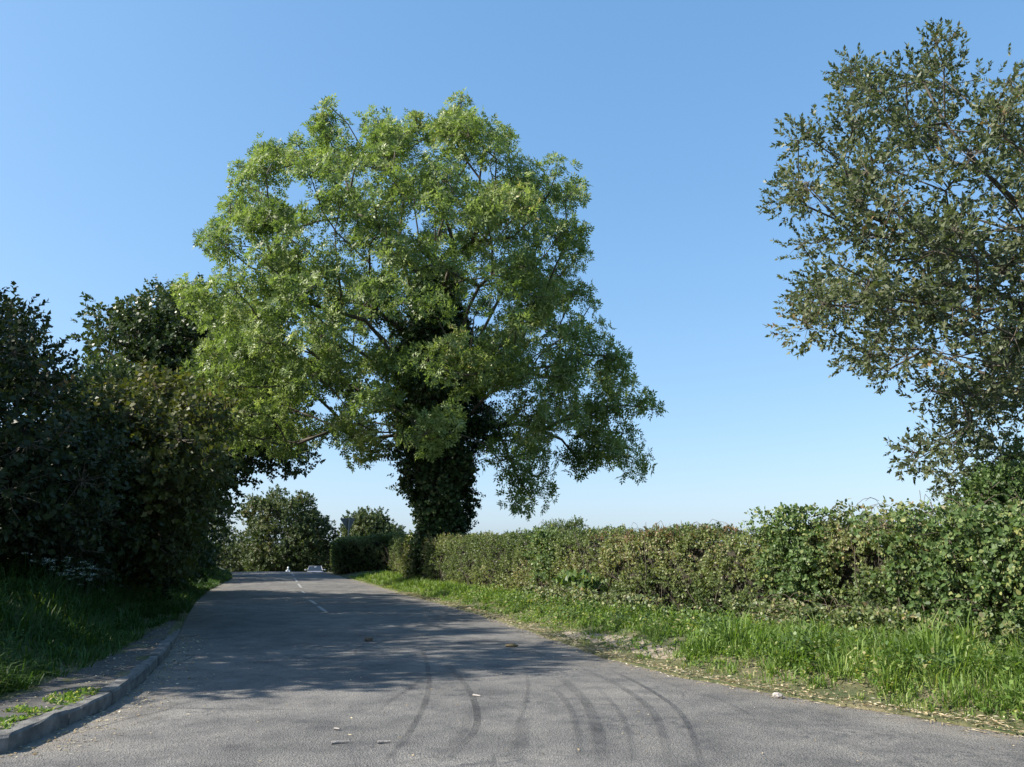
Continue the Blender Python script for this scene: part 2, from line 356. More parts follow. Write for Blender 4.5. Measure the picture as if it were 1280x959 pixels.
# centre-line dashes and tyre marks: parts of the road
M['paint'] = plain('worn_road_paint', [(.38, (.13, .13, .13)), (.52, (.28, .28, .28)), (.7, (.48, .48, .47))], 25, .7, .2)
for (a, b) in [((387, 751.5), (395, 757)), ((397.5, 759.5), (407, 767)), ((377.5, 740.5), (381, 743)), ((372.5, 731), (376.8, 736)), ((368, 723.5), (371.5, 728.5)), ((365, 717.5), (367.3, 721))]:
    p0, p1 = G(*a), G(*b); d = unit((p1 - p0)[:2]); n = np.array([-d[1], d[0]]) * .042; L = 6; V = []; 
    for t in np.linspace(0, 1, L):
        c = p0 + (p1 - p0) * t
        for sg in (1, -1): x, y = c[0] + n[0] * sg + random.gauss(0, .004), c[1] + n[1] * sg; V.append([x, y, float(road_z(x, y)) + .006])
    q = np.arange(L - 1) * 2; link('lane_dash', np_mesh('lane_dash', np.array(V), np.stack([q, q + 1, q + 3, q + 2], 1)), M['paint'], road)
def tyre_mat():
    m, t, out = new_mat('tyre_rubber_film'); g = node(t, "ShaderNodeNewGeometry")
    b = node(t, "ShaderNodeBsdfPrincipled"); b.inputs['Base Color'].default_value = (.03, .031, .034, 1); b.inputs['Roughness'].default_value = .6
    at = node(t, "ShaderNodeAttribute", attribute_name='fade'); nz = noise(t, 18, 6, .85, g.outputs['Position']); nb = noise(t, 1.7, 3, .6, g.outputs['Position'])
    r1 = ramp(t, [(.34, (.1, .1, .1)), (.62, (1, 1, 1))], nz.outputs[0]); r2 = ramp(t, [(.3, (.3, .3, .3)), (.65, (1, 1, 1))], nb.outputs[0])
    m1 = node(t, "ShaderNodeMath", operation='MULTIPLY'); t.links.new(r1.outputs[0], m1.inputs[0]); t.links.new(at.outputs['Fac'], m1.inputs[1])
    m2 = node(t, "ShaderNodeMath", operation='MULTIPLY'); t.links.new(m1.outputs[0], m2.inputs[0]); t.links.new(r2.outputs[0], m2.inputs[1])
    tr = node(t, "ShaderNodeBsdfTransparent"); ms = node(t, "ShaderNodeMixShader"); t.links.new(m2.outputs[0], ms.inputs[0]); t.links.new(tr.outputs[0], ms.inputs[1]); t.links.new(b.outputs[0], ms.inputs[2]); t.links.new(ms.outputs[0], out.inputs[0])
    return m
M['tyre'] = tyre_mat()
def smooth_path(pp, n=26):
    pp = np.array(pp, float); k = len(pp); t = np.linspace(0, k - 1, n); out = []
    for x in t:
        i = min(int(x), k - 2); f = x - i; p0, p1, p2, p3 = pp[max(i - 1, 0)], pp[i], pp[i + 1], pp[min(i + 2, k - 1)]
        out.append(.5 * ((2 * p1) + (p2 - p0) * f + (2 * p0 - 5 * p1 + 4 * p2 - p3) * f * f + (3 * p1 - p0 - 3 * p2 + p3) * f ** 3))
    return np.array(out)
for k, (pp, w, st) in enumerate([
        ([(560, 835), (585, 865), (596, 895), (592, 920), (560, 955)], .10, .75), ([(525, 810), (533, 830), (536, 860), (528, 890), (505, 930), (480, 958)], .09, .6),
        ([(535, 845), (515, 862), (488, 880), (470, 895)], .07, .5), ([(655, 835), (660, 860), (655, 890), (640, 920)], .07, .4),
        ([(760, 838), (800, 858), (840, 885), (862, 915), (875, 957)], .08, .8), ([(720, 835), (770, 858), (812, 890), (828, 925), (835, 958)], .12, .55), ([(700, 850), (730, 880), (745, 915), (752, 958)], .16, .6),
        ([(690, 862), (712, 890), (722, 925), (722, 958)], .10, .5), ([(740, 858), (770, 890), (786, 925), (790, 958)], .08, .5), ([(655, 905), (650, 930), (640, 958)], .18, .4), ([(780, 838), (840, 858), (900, 878), (950, 905)], .07, .4),
        ([(590, 890), (575, 925), (540, 958)], .14, .35)]):
    g_ = smooth_path([G(*q)[:2] for q in pp]); V = []; fd = []
    for i, c in enumerate(g_):
        d = unit(g_[min(i + 1, 25)] - g_[max(i - 1, 0)]); n = np.array([-d[1], d[0]]); e = math.sin(math.pi * min(max(i / 25, .02), .98)) ** .5
        for j, o in enumerate((-1, -.75, .75, 1)):
            x, y = c + n * w * o * .36; V.append([x, y, float(road_z(x, y)) + .004 + .0012 * k]); fd.append(.85 * st * e * (0 if j in (0, 3) else 1))
    q = np.array([i * 4 + j for i in range(25) for j in range(3)]); me = np_mesh('tyre_mark', np.array(V), np.stack([q, q + 1, q + 5, q + 4], 1))
    a_ = me.attributes.new('fade', 'FLOAT', 'POINT'); a_.data.foreach_set('value', np.array(fd, np.float32)); link('tyre_mark', me, M['tyre'], road)

# ------------------------------------------------------------------ trees
def grow(root_path, targets, alpha=.45, seg=.9):
    """join crown nodes to the trunk line; returns nodes, parents"""
    N = [np.array(p) for p in root_path]; par = [-1] + list(range(len(root_path) - 1)); pl = [0.0]
    for i in range(1, len(N)): pl.append(pl[-1] + np.linalg.norm(N[i] - N[i - 1]))
    tip = N[-1]; start = max(1, int(len(N) * .45)); order = np.argsort(np.linalg.norm(targets - tip, axis=1)); tn = []
    cap = len(N) + len(targets) * 12; arr = np.zeros((cap, 3)); arr[:len(N)] = N; pla = np.zeros(cap); pla[:len(N)] = pl
    pla[:start] += 50; n = len(N)
    for k in order:
        c = targets[k]; d = np.linalg.norm(arr[:n] - c, axis=1); up = np.maximum(arr[:n, 2] - c[2], 0)
        i = int(np.argmin(d + alpha * pla[:n] + .5 * up)); a = arr[i].copy(); L = d[i]; m_ = max(1, int(L / seg)); last = i
        bow = RNG.normal(size=3) * L * .06 + np.array([0, 0, L * .07])
        for j in range(1, m_ + 1):
            if n >= cap: break
            t = j / m_; p = a + (c - a) * t + bow * math.sin(math.pi * t) + (RNG.normal(size=3) * .05 * seg if j < m_ else 0)
            arr[n] = p; pla[n] = pla[last] + L / m_ - (50 if last < start else 0) * 0; par.append(last); last = n; n += 1
        tn.append(last)
    return arr[:n], np.array(par), tn
def tree(name, label, category, base, trunk, clumps, cr, nsp, templates, mat, sp_scale=1.0, r_tip=.012, trunk_r=.3, group=None, twigs=True, outward=.5, upw=.3, droop=0, flat=.8, expo=.46, limbs_max=10, bark='bark', twr=.006, small_from=10 ** 6):
    """clumps (n,3): centres of leaf clumps; trunk: list of points from the base up"""
    root = bpy.data.objects.new(name, None); COL.objects.link(root); root.location = base; tag(root, label, category, group)
    tp = smooth_path(trunk, 9); arr, par, tn = grow(tp, clumps); n = len(arr); cnt = np.zeros(n)
    for t in tn: cnt[t] += 1
    for i in range(n - 1, 0, -1): cnt[par[i]] += cnt[i]
    rad = r_tip * np.maximum(cnt, 1) ** expo
    for i in range(9): rad[i] = max(rad[i], trunk_r * (1.0 - .55 * i / 8)) if i < 6 else max(rad[i], trunk_r * .35)
    rad[0] *= 1.35
    owner = np.full(n, -1)
    for i in range(9, n): owner[i] = owner[par[i]] if par[i] >= 9 else i
    te = [(arr[par[i]], arr[i], rad[par[i]], rad[i]) for i in range(1, 9)]
    Vt, Ft = tubes(te, 10); link('trunk', np_mesh('trunk', Vt, Ft), M[bark], root, True)
    ids, c_ = np.unique(owner[owner >= 0], return_counts=True); ids = ids[np.argsort(-c_)]
    groups = [[k] for k in ids[:limbs_max]]
    if len(ids) > limbs_max: groups.append(list(ids[limbs_max:]))
    pos, dirs, tone, tw = [], [], [], []
    cen = clumps.mean(0)
    for ci, c in enumerate(clumps):
        sm = .42 if ci >= small_from else 1.0; k = max(3, int(nsp * RNG.uniform(.7, 1.3) * (.4 if sm < 1 else 1))); o = unit(RNG.normal(size=(k, 3))) * (RNG.random((k, 1)) ** .45) * cr * sm * RNG.uniform(.75, 1.2); o[:, 2] *= flat
        p = c + o; pos.append(p); dd = unit(o) * .8 + unit((c - cen)[None])[0] * outward + np.array([0, 0, upw - droop]) + RNG.normal(size=(k, 3)) * .35
        dirs.append(dd); tone.append(np.full(k, RNG.random()))
        if twigs:
            for q in p[::3]: tw.append((c, c + (q - c) * .55 + RNG.normal(size=3) * .06 * cr, twr * 1.4, twr)); tw.append((tw[-1][1], q, twr, twr * .5))
    for gi, gk in enumerate(groups):
        mask = np.isin(owner, gk); e = [(arr[par[i]], arr[i], min(rad[par[i]], rad[i] * 1.6), rad[i]) for i in np.nonzero(mask)[0]]
        Vt, Ft = tubes(e, 6); lb = link('limb' if len(gk) == 1 else 'small_branches', np_mesh('limb', Vt, Ft), M[bark], root, True)
        if len(gk) > 1: lb['kind'] = 'stuff'
    if twigs:
        Vt, Ft = tubes(tw, 3); o = link('twigs', np_mesh('twigs', Vt, Ft), M['twig'], root); o['kind'] = 'stuff'
    pos = np.concatenate(pos); dirs = np.concatenate(dirs); tone = np.concatenate(tone); pick = RNG.integers(0, len(templates), len(pos)); Vs, Fs, rs, nn = [], [], [], 0
    for k, (tv, tf, lo) in enumerate(templates):
        m_ = pick == k; Va, Fa, ra = instance(tv, tf, pos[m_], basis(dirs[m_]), RNG.uniform(.75, 1.2, m_.sum()) * sp_scale, tone[m_], lo); Vs.append(Va); Fs.append(Fa + nn); rs.append(ra); nn += len(Va)
    cw = link('crown', np_mesh('crown', np.concatenate(Vs), np.concatenate(Fs), np.concatenate(rs)), mat, root); cw['kind'] = 'stuff'
    return root, arr, par, rad
def px_clumps(blobs, Yc, Dm, ell, n, mind, shell=.6):
    """clump centres in the crown volume: the blobs give its outline, ell and Dm its depth"""
    out = []; w = np.array([b[2] ** 2 for b in blobs], float); w /= w.sum(); tries = 0; ex, ey, erx, ery = ell
    while len(out) < n and tries < n * 60:
        tries += 1; b = blobs[RNG.choice(len(blobs), p=w)]; a = RNG.uniform(0, 2 * math.pi); rr = b[2] * math.sqrt(RNG.random())
        u, v = b[0] + rr * math.cos(a), b[1] + rr * math.sin(a); e = 1 - ((u - ex) / erx) ** 2 - ((v - ey) / ery) ** 2
        D = Dm * math.sqrt(max(e, .03)); f = RNG.uniform(-1, 1); f = math.copysign(abs(f) ** shell, f); p = P(u, v, Yc + D * f)
        # keep the crown's own width at that depth
        if all(np.linalg.norm(p - q) > mind for q in out): out.append(p)
    return np.array(out)
def base_pt(x, y): return np.array([x, y, float(ground_z(x, y))])

ASH_T = [ash_spray(k) for k in range(5)]
SIM_T = [twig_spray(k, 7, .18, .07, .045) for k in range(4)]
# ash
Ya = 32.2
ash_blobs = [(406, 160, 20), (400, 190, 30), (350, 230, 42), (320, 225, 22), (440, 235, 52), (478, 180, 28), (520, 190, 50), (576, 155, 22), (578, 190, 42), (628, 185, 18), (622, 225, 48), (680, 238, 34), (710, 236, 16), (312, 300, 46), (360, 310, 60),
    (262, 375, 34), (300, 400, 60), (245, 420, 24), (290, 470, 42), (325, 505, 42), (300, 530, 24), (375, 400, 75), (450, 330, 80), (550, 310, 85), (640, 320, 65), (690, 300, 34), (690, 300, 30), (670, 360, 40), (700, 350, 34), (590, 270, 50), (640, 270, 45), (400, 480, 62), (370, 548, 24), (420, 535, 36),
    (460, 430, 80), (560, 410, 85), (650, 420, 70), (715, 430, 44), (755, 460, 22), (690, 500, 60), (745, 535, 46), (790, 515, 18), (782, 570, 20), (735, 575, 26), (640, 560, 44), (690, 595, 26), (660, 620, 20), (620, 600, 24), (505, 500, 60), (590, 490, 60), (458, 560, 14)]
ash_c = px_clumps(ash_blobs, Ya, 7.5, (505, 370, 300, 262), 440, .53)
ash_c = np.array([c for c in ash_c if not (c[1] < Ya + 1.5 and abs(c[0] + 2.9) < 1.8 and 4.5 < c[2] < 11.8 and RNG.random() < .5)])
ash_x = np.array([P(u, v, Ya + RNG.uniform(-1.5, 1.5)) for u, v in [(413, 134), (405, 146), (397, 156), (576, 130), (571, 143), (580, 152), (629, 170), (622, 180), (371, 180), (520, 150), (720, 234), (726, 243), (806, 498), (814, 512), (795, 508), (684, 612), (468, 566), (455, 552), (775, 452), (738, 382), (716, 312), (240, 352), (300, 210), (288, 256), (285, 540), (345, 562)]])
ash_n = len(ash_c); ash_c = np.concatenate([ash_c, ash_x])
tb = base_pt(P(545, 700, Ya)[0], Ya)
ash, aarr, apar, arad = tree('ash_tree', 'tall spreading ash tree with dark ivy up its trunk, standing in the roadside hedge', 'tree', tb,
    [tb, P(550, 620, Ya), P(548, 540, Ya), P(542, 450, Ya), P(535, 350, Ya)], ash_c, .78, 24, ASH_T, M['ash'], 1.0, .02, .55, outward=.6, upw=.3, droop=.0, limbs_max=12, twr=.008, small_from=ash_n)
# ivy round the trunk and up the limbs
IVY_T = [twig_spray(50 + k, 6, .22, .13, .12, (.9, 1.7)) for k in range(3)]
iv_p, iv_d = [], []
for (v, hw) in [(v, np.interp(v, [340, 400, 470, 520, 560, 600, 640, 665, 690, 730], [12, 32, 52, 52, 46, 37, 29, 26, 24, 22])) for v in np.arange(340, 738, 2.0)]:
    cu = np.interp(v, [340, 450, 560, 640, 735], [545, 548, 546, 552, 550]); c = P(cu, v, Ya); rm = hw * Ya / F_PX
    k = int(30 + 26 * rm); a = RNG.uniform(0, 2 * math.pi, k); bump = 1 + .22 * np.sin(3 * a + v * .05) + .20 * np.sin(4 * a - v * .11) * (1 if v < 640 else .4) + RNG.normal(size=k) * .10
    o = np.stack([np.cos(a), np.sin(a) * 1.0, np.zeros(k)], 1); iv_p.append(c + o * (rm * bump)[:, None] * RNG.uniform(.72, 1.06, (k, 1)) + RNG.normal(size=(k, 3)) * .05); iv_d.append(o + RNG.normal(size=(k, 3)) * .5 + np.array([0, 0, -.1]))
thick = [i for i in range(9, len(aarr)) if arad[i] > .085 and aarr[i][2] < 12.5]
for i in thick:
    a0, a1 = aarr[apar[i]], aarr[i]; k = 60; t = RNG.random((k, 1)); o = unit(RNG.normal(size=(k, 3))); iv_p.append(a0 + (a1 - a0) * t + o * (arad[i] + RNG.uniform(.05, .42, (k, 1)))); iv_d.append(o + RNG.normal(size=(k, 3)) * .3)
iv_p = np.concatenate(iv_p); iv_d = np.concatenate(iv_d); Vs, Fs, rs, nn = [], [], [], 0; pk = RNG.integers(0, 3, len(iv_p))
for k, (tv, tf, lo) in enumerate(IVY_T):
    m_ = pk == k; Va, Fa, ra = instance(tv, tf, iv_p[m_], basis(iv_d[m_]), RNG.uniform(.7, 1.2, m_.sum()), None, lo); Vs.append(Va); Fs.append(Fa + nn); rs.append(ra); nn += len(Va)
o = link('ivy', np_mesh('ivy', np.concatenate(Vs), np.concatenate(Fs), np.concatenate(rs)), M['ivy'], ash); o['kind'] = 'stuff'
# ivy's woody heart: the thick mat of stems round the trunk
V = []; 
for v in np.arange(400, 745, 15.):
    hw = np.interp(v, [400, 470, 560, 640, 690, 740], [18, 34, 32, 20, 17, 16]) * Ya / F_PX; c = P(np.interp(v, [340, 450, 560, 640, 735], [545, 548, 546, 552, 550]), v, Ya)
    for a in np.arange(14) * 2 * math.pi / 14: k = hw * (1 + .12 * math.sin(3 * a + v * .04) + random.gauss(0, .06)); V.append(c + [math.cos(a) * k, math.sin(a) * k, 0])
nrg = len(V) // 14; fc = [[i * 14 + j, i * 14 + (j + 1) % 14, (i + 1) * 14 + (j + 1) % 14, (i + 1) * 14 + j] for i in range(nrg - 1) for j in range(14)]
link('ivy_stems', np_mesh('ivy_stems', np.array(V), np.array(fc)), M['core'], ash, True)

# tree at the right edge of the frame
Yo = 13.5
oak_blobs = [(1100, 75, 40), (1060, 110, 45), (1180, 70, 45), (1020, 160, 40), (1130, 140, 70), (1220, 110, 60), (985, 225, 32), (1060, 220, 70), (1160, 230, 90), (1250, 200, 80), (950, 230, 14), (1000, 300, 34), (1060, 310, 65), (1150, 320, 80), (1240, 320, 80),
    (1030, 380, 40), (1090, 400, 50), (1160, 420, 60), (1240, 430, 70), (1100, 455, 24), (1200, 500, 40), (1250, 520, 50), (1180, 560, 30), (1220, 590, 32), (1145, 585, 14), (1270, 590, 30), (1330, 150, 90), (1350, 300, 110), (1350, 450, 110), (1480, 250, 100), (1500, 400, 100), (1400, 560, 60)]
oak_blobs = [(u, v + (14 if v < 200 else 4), max(10, r - (5 if v < 440 else 0))) for u, v, r in oak_blobs]
oak_blobs += [(1230, 590, 26), (1190, 580, 26), (1150, 575, 18), (1215, 540, 28), (1175, 530, 22), (1040, 400, 26), (1080, 440, 24), (1010, 350, 22)]
oak_c = px_clumps(oak_blobs, Yo, 3.6, (1250, 320, 330, 320), 350, .30, .8)
OAK_T = [twig_spray(100 + k, 8, .18, .094, .052, (.4, 1.1)) for k in range(5)]
bx = P(1365, 600, Yo)[0]; tb = base_pt(bx, Yo + .3)
tree('oak_tree', 'loose grey-green tree leaning in from the right edge of the frame behind the hedge', 'tree', tb,
    [tb, tb + [0, 0, 1.6], P(1350, 480, Yo), P(1320, 380, Yo), P(1290, 200, Yo)], oak_c, .37, 28, OAK_T, M['oak'], 1.0, .0085, .2, outward=.5, upw=.25, limbs_max=10, flat=1.0, twr=.004)

# trees along the left of the road
TH_T = [twig_spray(200 + k, 8, .24, .10, .075) for k in range(4)]
BIG_T = [twig_spray(220 + k, 7, .3, .16, .13, (.6, 1.4)) for k in range(4)]
HZ_T = [twig_spray(240 + k, 7, .28, .12, .10, (.7, 1.3)) for k in range(4)]
def left_tree(name, label, blobs, Y, Dm, ell, n, mind, cr, nsp, T, mat, bx, trk, **kw):
    c = px_clumps(blobs, Y, Dm, ell, n, mind); b = base_pt(bx, Y); return tree(name, label, 'tree', b, [b] + [P(u, v, Y) for u, v in trk], c, cr, nsp, T, mat, **kw)
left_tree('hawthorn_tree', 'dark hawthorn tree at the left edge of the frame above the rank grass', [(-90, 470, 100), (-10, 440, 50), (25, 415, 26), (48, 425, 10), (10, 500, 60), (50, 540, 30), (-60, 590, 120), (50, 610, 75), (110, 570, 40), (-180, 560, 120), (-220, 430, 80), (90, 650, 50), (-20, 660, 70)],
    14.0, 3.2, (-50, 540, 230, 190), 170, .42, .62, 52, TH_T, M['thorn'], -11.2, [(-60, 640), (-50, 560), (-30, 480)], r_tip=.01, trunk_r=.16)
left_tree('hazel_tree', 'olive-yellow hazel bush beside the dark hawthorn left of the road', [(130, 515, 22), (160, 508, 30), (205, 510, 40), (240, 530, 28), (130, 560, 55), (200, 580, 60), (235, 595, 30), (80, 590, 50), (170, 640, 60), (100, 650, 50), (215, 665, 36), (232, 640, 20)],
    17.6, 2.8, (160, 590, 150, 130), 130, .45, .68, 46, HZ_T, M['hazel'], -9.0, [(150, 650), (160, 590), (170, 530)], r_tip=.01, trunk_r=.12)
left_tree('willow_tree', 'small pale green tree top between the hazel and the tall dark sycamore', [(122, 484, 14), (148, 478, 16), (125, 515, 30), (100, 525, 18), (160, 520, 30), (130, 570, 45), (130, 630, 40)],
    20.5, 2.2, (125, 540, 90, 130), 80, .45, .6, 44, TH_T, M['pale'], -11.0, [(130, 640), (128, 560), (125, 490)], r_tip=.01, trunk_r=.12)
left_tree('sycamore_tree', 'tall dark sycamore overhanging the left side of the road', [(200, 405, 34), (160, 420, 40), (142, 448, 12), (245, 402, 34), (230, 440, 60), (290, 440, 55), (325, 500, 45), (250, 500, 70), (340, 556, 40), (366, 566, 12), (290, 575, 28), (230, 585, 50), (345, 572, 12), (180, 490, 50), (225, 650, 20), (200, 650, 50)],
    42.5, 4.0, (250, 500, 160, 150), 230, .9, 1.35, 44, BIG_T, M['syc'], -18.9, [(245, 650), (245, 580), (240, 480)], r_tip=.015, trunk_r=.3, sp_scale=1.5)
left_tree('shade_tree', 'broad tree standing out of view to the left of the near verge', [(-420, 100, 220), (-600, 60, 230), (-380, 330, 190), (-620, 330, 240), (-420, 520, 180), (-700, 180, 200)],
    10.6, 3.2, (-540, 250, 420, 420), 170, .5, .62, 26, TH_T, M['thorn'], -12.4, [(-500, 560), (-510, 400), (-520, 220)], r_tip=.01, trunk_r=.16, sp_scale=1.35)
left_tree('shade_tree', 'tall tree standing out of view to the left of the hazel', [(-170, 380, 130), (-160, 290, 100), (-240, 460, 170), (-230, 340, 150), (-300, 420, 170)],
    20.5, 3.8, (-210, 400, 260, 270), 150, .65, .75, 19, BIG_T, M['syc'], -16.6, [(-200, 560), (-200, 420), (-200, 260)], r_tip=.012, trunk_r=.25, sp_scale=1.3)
# undergrowth on the left bank, one shrub after another
def shrub(name, label, x, y, w, d, h, n, cr, nsp, T, mat, cat_='shrub', group=None, mind=.3, **kw):
    b = base_pt(x, y); out = []
    for _ in range(n * 30):
        p = RNG.uniform(-1, 1, 3); p[2] = abs(p[2])
        if np.dot(p, p) < 1:
            q_ = b + p * [w, d, h]
            if all(np.linalg.norm(q_ - o) > mind for o in out): out.append(q_)
        if len(out) >= n: break
    c = np.array(out)
    return tree(name, label, cat_, b, [b, b + [0, 0, h * .2], b + [.05, 0, h * .4], b + [0, .05, h * .55]], c, cr, nsp, T, mat, group=group, r_tip=.007, trunk_r=.05, limbs_max=3, **kw)
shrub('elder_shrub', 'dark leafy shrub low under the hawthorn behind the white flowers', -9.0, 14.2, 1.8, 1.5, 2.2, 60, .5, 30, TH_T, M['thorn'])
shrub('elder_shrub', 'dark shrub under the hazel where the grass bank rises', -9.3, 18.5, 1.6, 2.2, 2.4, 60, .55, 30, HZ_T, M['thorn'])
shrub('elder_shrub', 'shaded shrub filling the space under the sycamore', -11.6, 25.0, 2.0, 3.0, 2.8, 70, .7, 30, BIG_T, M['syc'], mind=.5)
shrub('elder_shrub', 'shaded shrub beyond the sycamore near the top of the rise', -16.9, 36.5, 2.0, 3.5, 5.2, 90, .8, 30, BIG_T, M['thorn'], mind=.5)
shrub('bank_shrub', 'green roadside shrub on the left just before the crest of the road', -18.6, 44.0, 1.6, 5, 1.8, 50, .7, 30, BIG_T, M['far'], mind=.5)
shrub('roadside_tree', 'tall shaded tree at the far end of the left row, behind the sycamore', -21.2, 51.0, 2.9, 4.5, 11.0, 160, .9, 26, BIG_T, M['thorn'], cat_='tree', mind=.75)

# distance: rounded trees past the crest
FAR_T = [twig_spray(300 + k, 9, .4, .27, .21, (.5, 1.3)) for k in range(4)]
def far_tree(name, label, blobs, Y, Dm, ell, n, mind, cr, nsp, bx, trk, mat=None, **kw):
    c = px_clumps(blobs, Y, Dm, ell, n, mind); b = np.array([bx, Y, float(gz(Y))]); return tree(name, label, 'tree', b, [b] + [P(u, v, Y) for u, v in trk], c, cr, nsp, FAR_T, mat or M['far'], twigs=False, r_tip=.03, trunk_r=.3, **kw)
far_tree('round_tree', 'large rounded tree beyond the crest, left of the oncoming car', [(345, 630, 18), (325, 648, 24), (385, 655, 18), (370, 640, 22), (350, 665, 38), (395, 665, 18), (320, 680, 22), (385, 695, 26), (330, 705, 22), (360, 705, 30), (408, 690, 14), (403, 676, 12), (416, 700, 12), (355, 730, 40)],
    115, 7.5, (358, 680, 66, 78), 420, .72, 1.1, 21, P(358, 700, 115)[0], [(358, 700), (358, 670), (358, 645)])
far_tree('round_tree', 'smaller rounded tree beyond the crest, behind the triangular sign', [(460, 650, 9), (447, 657, 12), (438, 664, 9), (475, 655, 12), (440, 672, 14), (465, 675, 20), (487, 672, 12), (496, 682, 8), (480, 690, 20), (445, 695, 20), (465, 710, 24)],
    112, 5.5, (465, 685, 42, 48), 220, .6, 1.0, 24, P(463, 700, 112)[0], [(463, 700), (463, 680), (463, 662)])
far_tree('background_tree', 'dark tree filling the gap behind the oncoming car', [(400, 700, 22), (418, 698, 22), (436, 700, 20), (390, 712, 24), (430, 715, 24)], 135, 6, (415, 705, 46, 30), 70, 1.1, 1.5, 28, P(415, 700, 135)[0], [(415, 715), (415, 708), (415, 700)])
far_tree('background_tree', 'dark tree filling the gap left of the large rounded tree', [(300, 700, 24), (280, 690, 30), (260, 690, 30), (310, 712, 20)], 125, 6, (285, 700, 60, 40), 70, 1.1, 1.6, 26, P(285, 700, 125)[0], [(285, 712), (285, 700), (285, 690)])
# bushes standing up behind the hedge
c = px_clumps([(702, 664, 14), (685, 668, 12), (720, 667, 13), (700, 680, 24)], 58, 1.7, (702, 672, 36, 26), 60, .34); b = base_pt(P(702, 680, 58)[0], 58)
tree('field_bush', 'small pale green bush showing above the hedge right of the ash tree', 'bush', b, [b, P(702, 690, 58), P(702, 680, 58), P(702, 672, 58)], c, .5, 30, [twig_spray(330 + k, 8, .26, .12, .08) for k in range(3)], M['pale'], r_tip=.008, trunk_r=.06, limbs_max=3)
c = px_clumps([(1250, 618, 24), (1285, 608, 30), (1320, 610, 40), (1240, 655, 30), (1280, 665, 40), (1340, 660, 50), (1215, 650, 16), (1236, 606, 16), (1262, 590, 16), (1290, 580, 22)], 11.8, .9, (1285, 630, 90, 70), 110, .17); b = base_pt(P(1285, 640, 11.8)[0], 11.8)
tree('hazel_bush', 'olive bush bulging up behind the hedge under the right-hand tree', 'bush', b, [b, b + [0, 0, .7], b + [0, 0, 1.1], P(1285, 650, 11.8)], c, .27, 38, [twig_spray(340 + k, 8, .14, .055, .04) for k in range(3)], M['bramble'], r_tip=.006, trunk_r=.05, limbs_max=3, twr=.004)

